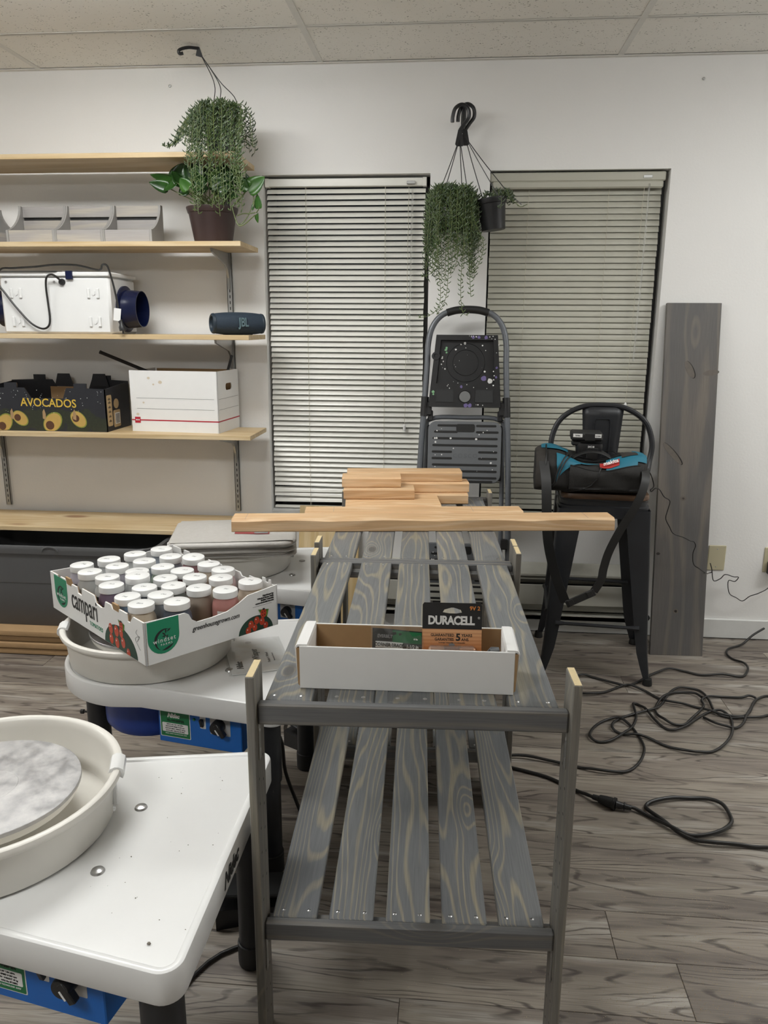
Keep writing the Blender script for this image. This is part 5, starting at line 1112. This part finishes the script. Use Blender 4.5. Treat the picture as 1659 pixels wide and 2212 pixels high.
# paint tray
def TRm(x): return x
TR = MB()
fr_o = [(-.132, 1.398), (.130, 1.398), (.151, 1.092), (-.160, 1.092)]
TR.rings([[(x * k, y, 1.092 + (z - 1.092) * 1) for x, z in fr_o] for y, k in ((.012, 1.0), (-.018, 1.0), (-.022, .985))], True, True, False)
inner = [(-.112, 1.376), (.112, 1.376), (.122, 1.192), (-.128, 1.192)]
n_o = [(x * .985, -.022, z) for x, z in fr_o]; n_i = [(x, -.022, z) for x, z in inner]; lo = [(x * .98, -.006, z) for x, z in inner]
TR.add(n_o + n_i, [(0, 1, 5, 4), (1, 2, 6, 5), (2, 3, 7, 6), (3, 0, 4, 7)]); TR.add(n_i + lo, [(0, 1, 5, 4), (1, 2, 6, 5), (2, 3, 7, 6), (3, 0, 4, 7), (4, 5, 6, 7)])
tr = TR.build('paint_tray', M_BLKP, LD, 30)
for r_ in (.055, .082): MB().lathe([(r_ - .0012, .0), (r_, .0015), (r_ + .0012, 0)], 40, M=Matrix.Translation((-.004, -.006, 1.282)) @ Matrix.Rotation(R(90), 4, 'X')).build('tray_ring', M_BLKP, tr)
for x in (-.090, .078): MB().prism([(x - .038, 1.112), (x + .038, 1.112), (x + .036, 1.165), (x - .036, 1.165)], -.0245, -.0222, lambda a, z, h: (a, h, z)).build('pocket', plain('pocket_black_%d' % (x > 0), (.020, .021, .022), .6), tr, 0)
MB().lathe([(.0235, 0), (.0255, .002), (.027, .0)], 28, M=Matrix.Translation((-.004, -.0225, 1.136)) @ Matrix.Rotation(R(90), 4, 'X')).build('cup_ring', M_RUBB, tr)
MB().lathe([(0, 0.0006), (.0235, .0004)], 28, M=Matrix.Translation((-.004, -.0225, 1.136)) @ Matrix.Rotation(R(90), 4, 'X')).build('cup_hole', plain('cup_grey', (.16, .165, .165), .6), tr)
MB().lathe([(.008, 0), (.009, .006), (.017, .006), (.018, .0)], 20, M=Matrix.Translation((-.132, -.020, 1.308)) @ Matrix.Rotation(R(90), 4, 'X')).build('brush_hook', M_BLKP, tr)
rs_ = random.Random(21)
def spl(q, x, z, r, y):
    n = 9; q.add([(x + r * rs_.uniform(.75, 1.2) * math.cos(6.283 * k / n), y, z + r * rs_.uniform(.75, 1.2) * math.sin(6.283 * k / n)) for k in range(n)], [tuple(range(n))])
wq, vq, gq = MB(), MB(), MB()
for x, z, r in ((-.009, 1.364, .006), (-.048, 1.338, .004), (-.026, 1.360, .003), (.066, 1.356, .0035), (-.104, 1.306, .003), (-.106, 1.30, .0035), (-.100, 1.287, .003), (-.108, 1.275, .003), (-.092, 1.255, .0035), (.078, 1.245, .0045), (.102, 1.205, .011), (-.035, 1.195, .002), (.010, 1.19, .002), (-.005, 1.345, .002), (.080, 1.335, .002)): spl(wq, x, z, r, -.0064)
for k in range(8): spl(wq, rs_.uniform(-.105, .105), rs_.uniform(1.2, 1.37), rs_.uniform(.0006, .0016), -.0064)
for k in range(26):
    t = rs_.choice(((rs_.uniform(.112, .138), rs_.uniform(1.11, 1.38)), (rs_.uniform(-.12, .12), rs_.uniform(1.168, 1.188)), (rs_.uniform(0, .12), rs_.uniform(1.38, 1.394)), (rs_.uniform(.04, .08), rs_.uniform(1.096, 1.104))))
    spl(wq, t[0], t[1], rs_.uniform(.0010, .0032), -.0226)
for x, z, r, y in ((.075, 1.215, .012, -.0064), (.024, 1.388, .007, -.0226), (.05, 1.388, .007, -.0226), (.08, 1.387, .008, -.0226), (.0, 1.099, .009, -.0226), (.018, 1.099, .008, -.0226), (.128, 1.26, .005, -.0226), (.127, 1.22, .005, -.0226), (-.02, 1.178, .006, -.0226)): spl(vq, x, z, r, y)
for x, z, r, y in ((-.088, 1.345, .005, -.0064), (-.090, 1.336, .006, -.0064), (-.087, 1.325, .004, -.0064), (-.140, 1.155, .006, -.0226), (-.139, 1.145, .004, -.0226)): spl(gq, x, z, r, y)
wq.build('white_paint', M_INKW, tr, 0); vq.build('violet_paint', plain('violet_paint', (.14, .11, .27), .5), tr, 0); gq.build('green_paint', plain('green_paint', (.20, .42, .22), .5), tr, 0)
# upper and lower steps
def step(z0, z1, hw, nm, slots=True):
    cz = (z0 + z1) / 2; h = z1 - z0; q = MB()
    o = rrect(hw * 2, h, .036, 6, 0, cz)
    q.rings([[(x, .012, z) for x, z in o], [(x, -.016, z) for x, z in o], [(x * .985, -.0195, cz + (z - cz) * .985) for x, z in o]], True, True, True)
    st = q.build(nm, M_GREYP, LD, 35)
    if not slots: return st
    rows = [(.018, 'a'), (.045, 'a'), (.073, 'f'), (.103, 'f'), (.131, 'b'), (.159, 'b'), (.187, 'f'), (.214, 'f'), (.242, 'f'), (.258, 'c')]
    sl = MB()
    for dz, k in rows:
        segs = {'a': ((-.118 - (.014 if dz > .03 else 0), -.030), (.048, .135 + (.010 if dz > .03 else 0))), 'f': ((-.138, .142),), 'b': ((-.140, -.052), (.060, .142)), 'c': ((-.12, .125),)}[k]
        for a, b_ in segs: sl.prism(rrect(b_ - a, .0095, .0047, 3, (a + b_) / 2, z1 - dz), -.0205, -.0197, lambda x, z, hh: (x, hh, z))
    sl.build('tread_slots', M_RUBB, st, 0)
    MB().prism(rrect(.080, .034, .008, 3, 0.003, z1 - .028), -.021, -.0197, lambda x, z, hh: (x, hh, z)).build('handle_recess', M_RUBB, st, 0)
    text('embossed_lettering', 'cosco', .040, plain('emboss_grey', (.105, .112, .118), .5), st, (.005, -.0199, z1 - .144), (1, 0, 0), (0, 0, 1), bold=-.0004, sx=1.05, space=1.1)
    q2 = MB()
    for k in range(14): spl(q2, rs_.uniform(-.14, .15), rs_.uniform(z0 + .03, z1 - .03), rs_.uniform(.001, .003), -.0207)
    for x, z in ((-.128, z1 - .073), (-.12, z1 - .073), (-.125, z1 - .09), (-.06, z1 - .073), (.05, z1 - .075), (.115, z1 - .176)): spl(q2, x, z, .0045, -.0207)
    q2.build('white_paint', M_INKW, st, 0); return st
step(.765, 1.030, .158, 'step')
MB().box((0, .014, .895), (.325, .012, .24), .004).build('step_underside', M_BLKP, LD, 30)
step(.325, .500, .170, 'step')
MB().box((.183, -.012, .503), (.032, .03, .045), .004).box((-.183, -.012, .503), (.032, .03, .045), .004).build('hinge', M_BLKP, LD, 30)

# ---------------------------------------------------------------- black metal stool
ST = thing('bar_stool', 'black metal bar stool with a low round back and brown wooden seat', 'stool', (.625, 3.20, 0), R(-5)); SZ = .775
q = MB(); o = rrect(.345, .345, .045, 6)
q.rings([[(x * k, y * k, z) for x, y in o] for z, k in ((SZ - .022, .985), (SZ - .018, 1.0), (SZ - .005, 1.0), (SZ, .985))]).build('seat', M_SEAT, ST, 35)
ap = rrect(.338, .338, .05, 6); ap2 = rrect(.352, .352, .055, 6)
MB().rings([[(x, y, SZ - .0225) for x, y in ap], [(x, y, SZ - .045) for x, y in ap], [(x, y, SZ - .05) for x, y in ap2], [(x, y, SZ - .095) for x, y in ap2], [(x * .98, y * .98, SZ - .095) for x, y in ap2], [(x * .97, y * .97, SZ - .03) for x, y in ap2]], True, False, True).build('apron', M_BLKM, ST, 35)
for sx in (-1, 1):
    for sy in (-1, 1):
        rs = []
        for k in range(13):
            t = k / 12; z = (SZ - .06) * (1 - t) + .012 * t; e = .178 + .034 * t + (.010 * max(0, t - .8) / .2 if t > .8 else 0); w_ = .098 * (1 - t) + .034 * t - .012 * max(0, t - .86) / .14
            ring = [(0, .012), (0, w_), (-.003, w_), (-.003, .014), (-.006, .006), (-.014, .003), (-w_, .003), (-w_, 0), (-.012, 0), (-.004, .004)]
            rs.append([(sx * (e + a), sy * (e - b_), z) for a, b_ in ring])
        l = MB().rings(rs).build('leg', M_BLKM, ST, 35)
        MB().lathe([(.012, 0), (.0195, .001), (.019, .010), (.016, .028)], 14, (sx * .214, sy * .214, 0), True, True).build('rubber_foot', M_RUBB, l)
for (x0, y0, x1, y1, z) in ((-.165, -.198, .165, -.198, .235), (-.165, .198, .165, .198, .30), (-.198, -.165, -.198, .165, .27), (.198, -.165, .198, .165, .27)):
    MB().tube([(x0, y0, z), (x0 + (x1 - x0) * .12, y0 + (y1 - y0) * .12, z), (x0 + (x1 - x0) * .88, y0 + (y1 - y0) * .88, z), (x1, y1, z)], [.013, .0075, .0075, .013], 8).build('foot_rail', M_BLKM, ST)
pts = [(-.166, .02, SZ - .06), (-.180, .06, SZ), (-.202, .125, SZ + .09), (-.208, .140, SZ + .17), (-.175, .152, SZ + .255), (-.095, .158, SZ + .308), (0, .160, SZ + .320)]
pts = pts + [(-x, y, z) for x, y, z in pts[:-1][::-1]]
MB().tube(curve_pts(pts, 7), .0115, 10).build('back_hoop', M_BLKM, ST)
MB().grid(6, 10, lambda u, v: ((u - .5) * (.118 + .054 * v), .150 + .010 * v - .012 * (1 - (2 * u - 1) ** 2), SZ - .06 + .372 * v)).build('back_splat', M_BLKM, ST).modifiers.new('thickness', 'SOLIDIFY').thickness = .0025
MB().tube([(x, .136 + .008 * (z > .2), SZ + z) for x, z in ((-.032, .06), (-.034, .245), (-.028, .262), (.028, .262), (.034, .245), (.032, .06))], .0028, 6).build('pressed_rib', M_BLKM, ST)

# ---------------------------------------------------------------- tool bag and charger
M_BAGB = plain('nylon_black', (.013, .012, .011), .72, var=.35, scale=45, bump=.3); M_BAGC = plain('nylon_charcoal', (.030, .026, .022), .75, var=.3, scale=45, bump=.3); M_TEAL = plain('nylon_teal', (.010, .145, .22), .6, var=.12, scale=30, bump=.2)
BG = thing('tool_bag', 'slouched black and teal tool bag lying on the bar stool', 'bag', (.553, 3.115, SZ + .001), R(-4)); BL = .43
def bagpt(s, th, off=0.0):
    e = min(1.0, (1 - abs(2 * s - 1) ** 5.0)) ** .5; x = (s - .5) * BL * (1.0 + .0 * e)
    cy, sy_ = math.cos(th), math.sin(th); sg = lambda a, p: math.copysign(abs(a) ** p, a)
    hy = .122 * (.72 + .28 * e) + off; top = .092 - .030 * math.sin(s * 3.1) ** 2 * .6 + .018 * (1 - s) + .012 * math.sin(s * 9)
    y = -hy * sg(cy, .75); zz = sg(sy_, .72)
    z = (.056 + (zz * (top - .0 if zz > 0 else .055)) ) ; z = .055 + zz * (top + off if zz > 0 else .054 + 0 * off)
    nz = mnoise.noise(Vector((x * 13, y * 13 + 3, z * 16))); n2 = mnoise.noise(Vector((x * 6 + 9, z * 9, y * 7)))
    k = 1.0 if zz > -.5 else .2
    sag = .012 * max(0, -(zz)) * 0
    return (x + .006 * nz * k, y + (.012 * nz + .012 * n2) * k, max(.0008 - min(0, off), z * (.93 + .07 * e) + (.010 * nz + .008 * n2) * k * (1 if zz > -.2 else 0)))
def patch(nm, s0, s1, t0, t1, off, mat, ns=14, nt=10, taper=None, par=BG):
    def f(u, v):
        s = s0 + (s1 - s0) * u; a, b_ = (t0, t1) if taper is None else (t0 + taper[0] * u, t1 + taper[1] * u)
        return bagpt(s, a + (b_ - a) * v, off)
    return MB().grid(ns, nt, f).build(nm, mat, par, 70)
q = MB(); rs = [[bagpt(s, 2 * math.pi * j / 40) for j in range(40)] for s in [.004 + .992 * i / 44 for i in range(45)]]
q.rings(rs); q.build('body', M_BAGB, BG, 75)
D = R
patch('side_panel', .004, .10, D(-60), D(130), .003, M_BAGC, 6, 18)
patch('teal_panel', .055, .30, D(84), D(112), .005, M_TEAL); patch('teal_panel', .19, .62, D(38), D(64), .006, M_TEAL, 20, 10, (.35, -.15)); patch('teal_panel', .19, .40, D(0), D(48), .0055, M_TEAL, 14, 10, (.75, .0))
patch('teal_panel', .63, .90, D(30), D(70), .0058, M_TEAL, 14, 10, (-.25, -.1)); patch('teal_panel', .88, .985, D(40), D(100), .005, M_TEAL, 6, 10)
patch('pocket', .30, .92, D(-40), D(24), .010, M_BAGB, 24, 10, (.1, .1)); patch('end_pocket', .76, .90, D(58), D(84), .0085, M_BAGC, 8, 6)
patch('mouth', .28, .80, D(72), D(108), .004, M_RUBB, 18, 8)
lp = patch('logo_patch', .57, .74, D(40), D(58), .0082, plain('logo_red', (.42, .03, .025), .55), 8, 5)
c0, c1 = Vector(bagpt(.60, D(48), .013)), Vector(bagpt(.76, D(48), .013)); rt = (c1 - c0).normalized()
text('lettering', 'makita', .022, M_INKW, lp, (c0 + c1) / 2 + Vector((-.008, -.004, .003)), rt, (Vector((0, .6, .8)) - rt * rt.dot(Vector((0, .6, .8)))), shear=.2, bold=.0006)
def ribbon(nm, pts, w_, mat, par, th=.0016, n=6): return MB().tube(curve_pts(pts, n), w_, 8, flat=(1.0, th / w_)).build(nm, mat, par)
def piping(s0, s1, t0, t1, nm='piping'): MB().tube([bagpt(s0 + (s1 - s0) * k / 16, t0 + (t1 - t0) * k / 16, .009) for k in range(17)], .003, 6).build(nm, M_RUBB, BG)
piping(.27, .55, D(-62), D(5)); piping(.55, .58, D(5), D(40)); piping(.13, .30, D(-25), D(72)); piping(.15, .33, D(-25), D(72)); piping(.30, .92, D(26), D(30)); piping(.09, .10, D(-60), D(90))
for yy in (-.045, .02): MB().tube(curve_pts([(-.10, yy - .02, .10), (-.075, yy - .01, .135), (-.02, yy, .160), (.04, yy, .158), (.09, yy + .005, .128), (.11, yy - .01, .10)], 6), .011, 8, flat=(.28, 1)).build('carry_handle', M_RUBB, BG)
strap_w = [(.362, 3.02, .905), (.368, 2.965, .84), (.372, 2.945, .76), (.378, 2.942, .66), (.392, 2.942, .57), (.420, 2.942, .47), (.445, 2.942, .405), (.468, 2.942, .352)]
strap_e = [(.575, 2.945, .400), (.600, 2.944, .450), (.606, 2.942, .50), (.622, 2.940, .57), (.660, 2.940, .66), (.700, 2.940, .735), (.728, 2.948, .80), (.745, 2.975, .855), (.752, 3.03, .885)]
iv = (Matrix.Translation(BG.location) @ Matrix.Rotation(R(-4), 4, 'Z')).inverted()
def strap(nm, pts, wd):
    P = curve_pts(pts, 6); q = MB(); rs = []
    for i, p in enumerate(P):
        t = (P[min(i + 1, len(P) - 1)] - P[max(0, i - 1)]).normalized(); s = t.cross(Vector((0, -1, .1))).normalized(); s = (s + Vector((0, .35, 0))).normalized(); nn = t.cross(s)
        rs.append([tuple(iv @ (p + s * wd * a + nn * .0011 * b_)) for a, b_ in ((-1, -1), (1, -1), (1, 1), (-1, 1))])
    return q.rings(rs).build(nm, M_RUBB, BG, 40)
sp = strap('shoulder_strap', strap_w, .019); strap('shoulder_strap', strap_e, .018)
a, b_ = Vector((.470, 2.938, .345)), Vector((.578, 2.938, .402)); dv = (b_ - a).normalized()
Mp = iv @ basis((a + b_) / 2, dv, Vector((0, 0, 1)).cross(dv).cross(dv) * -1)
MB().box((0, 0, 0), ((b_ - a).length, .030, .006), .002, Mp).box((-.04, 0, .004), (.022, .024, .004), .001, Mp).box((.04, 0, .004), (.022, .024, .004), .001, Mp).build('strap_pad', M_BAGB, BG, 30)
CHG = thing('battery_charger', 'black tool battery charger sitting in the open mouth of the bag', 'charger', (.553, 3.155, SZ + .105), R(-6))
MB().rings([[(x * k, y * k, z) for x, y in rrect(.105, .12, .02, 4)] for z, k in ((.0, .8), (.04, .92), (.075, 1.0), (.085, .98))]).box((.012, -.056, .045), (.045, .012, .05), .003).build('housing', M_BLKP, CHG, 30)
MB().box((-.012, -.004, .112), (.125, .115, .034), .008).box((-.050, -.03, .085), (.04, .05, .02), .006).box((.0, -.060, .112), (.04, .006, .03), .002).build('battery_block', M_RUBB, CHG, 30)
for x, w_ in ((-.048, .036), (.030, .026)):
    e = MB().box((x, -.0622, .118), (w_, .0008, .014)).build('label', M_INKW, CHG, 0)
    text('lettering', 'Li-ion', .008, M_INKK, e, (x, -.063, .118), (1, 0, 0), (0, 0, 1), bold=.0002)
text('lettering', 'DC18', .010, M_INKW, CHG, (.006, -.0635, .074), (1, 0, 0), (0, 0, 1), bold=.0003)
# thin charger lead running down to the outlet
tp = [(.615, 3.16, .925), (.65, 3.14, .930), (.705, 3.10, .885), (.755, 3.09, .855), (.805, 3.19, .845), (.827, 3.208, .817), (.839, 3.21, .778), (.826, 3.206, .763), (.833, 3.212, .755), (.848, 3.216, .768), (.866, 3.218, .762), (.889, 3.225, .731), (.916, 3.232, .712), (.911, 3.23, .677), (.904, 3.226, .638), (.923, 3.231, .603), (.945, 3.237, .57), (.988, 3.249, .553), (1.021, 3.258, .536), (1.04, 3.262, .53), (1.049, 3.264, .51), (1.041, 3.262, .479), (1.048, 3.262, .432), (1.075, 3.268, .41), (1.14, 3.36, .36), (1.181, 3.46, .331), (1.196, 3.46, .34), (1.186, 3.465, .377), (1.195, 3.46, .345), (1.207, 3.46, .296), (1.236, 3.46, .306), (1.256, 3.46, .327), (1.294, 3.46, .317), (1.315, 3.46, .316), (1.301, 3.46, .295), (1.274, 3.46, .299), (1.275, 3.46, .263), (1.287, 3.46, .233), (1.315, 3.46, .218), (1.345, 3.46, .203), (1.375, 3.46, .227), (1.414, 3.46, .244), (1.46, 3.475, .27), (1.475, 3.478, .34)]
cord('charger_lead', 'thin kinked black charger lead running from the bag to the wall outlet', tp, .0021, 6)

# ---------------------------------------------------------------- leaning boards
t = thing('leaning_board', 'wide grey-stained board leaning upright on the wall right of the stool', 'board', (1.019, 3.279, 0), R(3), rot=(R(-8.0), 0, R(1.5)))
MB().box((0, .0095, .7675), (.228, .019, 1.535), .0012).build('plank', M_BOARD, t, 0)
Mk = plain('knot_dark', (.022, .018, .016), .6, var=.4, scale=60); Mk2 = plain('knot_brown', (.125, .108, .092), .6, var=.2, scale=60)
def knot(x, z, a, b_, rot, m=Mk2, dark=True):
    k = MB().prism(ell(x, z, a, b_, 22, rot), -.0006, .001, lambda p, q_, h: (p, h, q_)).build('knot', m, t, 0)
    if dark: 
        MB().tube([(x + a * 1.03 * math.cos(th) * math.cos(rot) - b_ * 1.03 * math.sin(th) * math.sin(rot), -.0004, z + a * 1.03 * math.cos(th) * math.sin(rot) + b_ * 1.03 * math.sin(th) * math.cos(rot)) for th in [R(d_) for d_ in range(-20, 175, 15)]], [.0005, .0012, .002, .0024, .0024, .0024, .002, .002, .0016, .0014, .001, .0008, .0005], 5).build('knot_crack', Mk, k)
knot(-.005, 1.255, .040, .015, R(-62)); knot(.085, 1.242, .034, .012, R(8), dark=False); knot(-.060, .895, .062, .013, R(-48)); knot(-.005, .70, .014, .011, 0, Mk2, False); knot(-.005, .70, .006, .005, 0, Mk, False); knot(-.012, .20, .012, .011, 0, Mk2, False); knot(-.012, .20, .006, .006, 0, Mk, False); knot(-.100, .455, .008, .006, 0, Mk, False)
t = thing('leaning_board', 'pale pine board leaning on the window sill wall behind the far pottery wheel', 'board', (-.565, 3.335, 0), rot=(R(-15.6), 0, 0))
MB().box((0, .0095, .306), (.285, .019, .612), .0012).build('plank', M_PINEZ, t, 0)

# ---------------------------------------------------------------- wall plates
def wallplate(x, z, label, kind):
    t = thing('wall_plate', label, 'wall plate', (x, YW, z)); MB().box((0, -.003, 0), (.078, .006, .118), .0025).build('cover', M_BEIGE, t, 30)
    for zz in ((.042, -.042) if kind == 'blank' else (0,)): MB().lathe([(0, .001), (.0028, .0006), (.0034, 0)], 8, M=Matrix.Translation((0, -.006, zz)) @ Matrix.Rotation(R(90), 4, 'X')).build('screw', M_ZINC, t)
    if kind != 'blank':
        for zz in (.022, -.022): MB().prism(rrect(.034, .028, .010, 4, 0, zz), -.0085, -.0055, lambda a, b__, h: (a, h, b__)).build('socket', M_BEIGE, t, 30)
    return t
wallplate(1.227, .390, 'blank beige wall plate low on the wall beside the grey board', 'blank')
wallplate(1.475, .388, 'beige wall outlet at the right edge with a black adapter in it', 'outlet')
t = thing('power_adapter', 'black power adapter plugged into the outlet at the right edge', 'adapter', (1.475, YW - .0088, .355)); MB().box((0, -.022, 0), (.05, .042, .062), .005).build('housing', M_BLKP, t, 30); MB().box((0, -.03, -.036), (.014, .012, .012), .003).build('strain_relief', M_RUBB, t, 30)

# ---------------------------------------------------------------- extension cords on the floor
def lay(pts, seed, z0=.0048):
    rl = random.Random(seed); out = []
    for i, (x, y) in enumerate(pts): out.append((x, y, z0 + .004 * (1 + math.sin(i * 1.9 + seed))))
    return out
c1 = [(1.46, 3.47, .07), (1.40, 3.44, .045), (1.347, 3.41, .012)] + lay([(1.266, 3.348), (1.242, 3.295), (1.255, 3.252), (1.283, 3.207), (1.279, 3.146), (1.245, 3.089), (1.212, 3.068), (1.151, 3.075), (1.065, 3.071), (1.008, 3.101)], 1) + [(.945, 3.112, .012), (.892, 3.075, .012)] + lay([(.842, 3.030), (.779, 2.973), (.735, 2.943), (.698, 2.939), (.65, 2.977), (.608, 3.007), (.572, 3.016), (.535, 2.99), (.515, 2.93), (.528, 2.853), (.581, 2.846), (.641, 2.88), (.716, 2.937), (.751, 2.932), (.797, 2.892), (.837, 2.837), (.865, 2.809), (.914, 2.799), (.961, 2.781), (.988, 2.759), (1.036, 2.724), (1.103, 2.724), (1.146, 2.756), (1.19, 2.834), (1.252, 2.898), (1.30, 2.90), (1.315, 2.84), (1.28, 2.77), (1.209, 2.745), (1.167, 2.716), (1.114, 2.707), (1.057, 2.712), (1.017, 2.743), (1.021, 2.836), (1.018, 2.914), (.989, 2.94), (.932, 2.93), (.883, 2.881), (.836, 2.799), (.797, 2.747), (.737, 2.712), (.671, 2.68), (.625, 2.634), (.606, 2.592), (.615, 2.566), (.64, 2.546), (.682, 2.54), (.719, 2.528), (.77, 2.481), (.824, 2.45), (.869, 2.446), (.92, 2.462), (.973, 2.507), (1.019, 2.574), (1.051, 2.66), (1.06, 2.719), (1.037, 2.753), (.991, 2.741), (.933, 2.689), (.872, 2.618), (.823, 2.59), (.796, 2.611), (.772, 2.666), (.76, 2.736), (.744, 2.778), (.724, 2.784), (.716, 2.731), (.711, 2.677), (.682, 2.606), (.644, 2.553), (.585, 2.496), (.543, 2.486), (.517, 2.502), (.52, 2.54), (.557, 2.61), (.606, 2.649), (.649, 2.654), (.679, 2.599), (.691, 2.51), (.683, 2.433), (.649, 2.358), (.601, 2.309), (.546, 2.293), (.488, 2.303), (.443, 2.318), (.36, 2.34), (.25, 2.36), (.1, 2.33)], 2)
cord('extension_cord', 'long black extension cord looped and tangled on the floor beside the stool', c1, .0048, 8)
cord('extension_cord', 'short black cord loop lying inside the tangle on the floor', lay([(.962, 2.702), (.988, 2.653), (1.023, 2.633), (1.055, 2.633), (1.09, 2.663), (1.121, 2.718), (1.178, 2.814), (1.212, 2.872), (1.19, 2.885), (1.155, 2.873), (1.086, 2.878), (1.029, 2.864), (.994, 2.834), (.991, 2.796), (.956, 2.737), (.914, 2.68), (.874, 2.638), (.835, 2.635), (.809, 2.659), (.794, 2.703), (.801, 2.758), (.846, 2.838), (.893, 2.882), (.934, 2.902), (.984, 2.891), (1.0, 2.853)], 5, .006), .0048, 8)
t = thing('extension_cord', 'thick black cord with its plug joined into a socket, right of the near bench', 'cord', (.51, 2.10, 0)); off = Vector((-.51, -2.10, 0))
MB().tube([p + off for p in curve_pts([(.20, 2.30, .006), (.33, 2.25, .006), (.417, 2.18, .007), (.442, 2.158, .011), (.464, 2.136, .015)], 5)], .0055, 8).build('cable', M_CABLE, t)
MB().tube([p + off for p in curve_pts([(.560, 2.098, .014)] + lay([(.578, 2.098), (.611, 2.072), (.642, 2.036), (.673, 2.007), (.708, 1.991), (.753, 1.992), (.804, 2.013), (.842, 2.055), (.853, 2.089), (.846, 2.141), (.814, 2.171), (.76, 2.175), (.701, 2.162), (.643, 2.14), (.617, 2.123), (.616, 2.095), (.644, 2.047), (.678, 2.001), (.714, 1.969), (.755, 1.955), (.825, 1.958), (.874, 1.955), (.94, 1.945), (1.05, 1.91)], 3, .006), 5)], .0058, 8).build('cable', M_CABLE, t)
a, b_ = Vector((.460, 2.138, .016)) + off, Vector((.522, 2.104, .017)) + off
MB().tube([a, a.lerp(b_, .25), a.lerp(b_, .3), a.lerp(b_, .6), a.lerp(b_, .88), a.lerp(b_, .9), b_], [.008, .009, .0125, .0155, .016, .019, .019], 14).build('socket', M_RUBB, t)
c_ = Vector((.566, 2.094, .014)) + off
MB().tube([b_, b_.lerp(c_, .35), b_.lerp(c_, .5), b_.lerp(c_, .52), b_.lerp(c_, .58), b_.lerp(c_, .6), c_], [.012, .010, .009, .0125, .0125, .009, .007], 12).build('plug', M_BLKP, t)
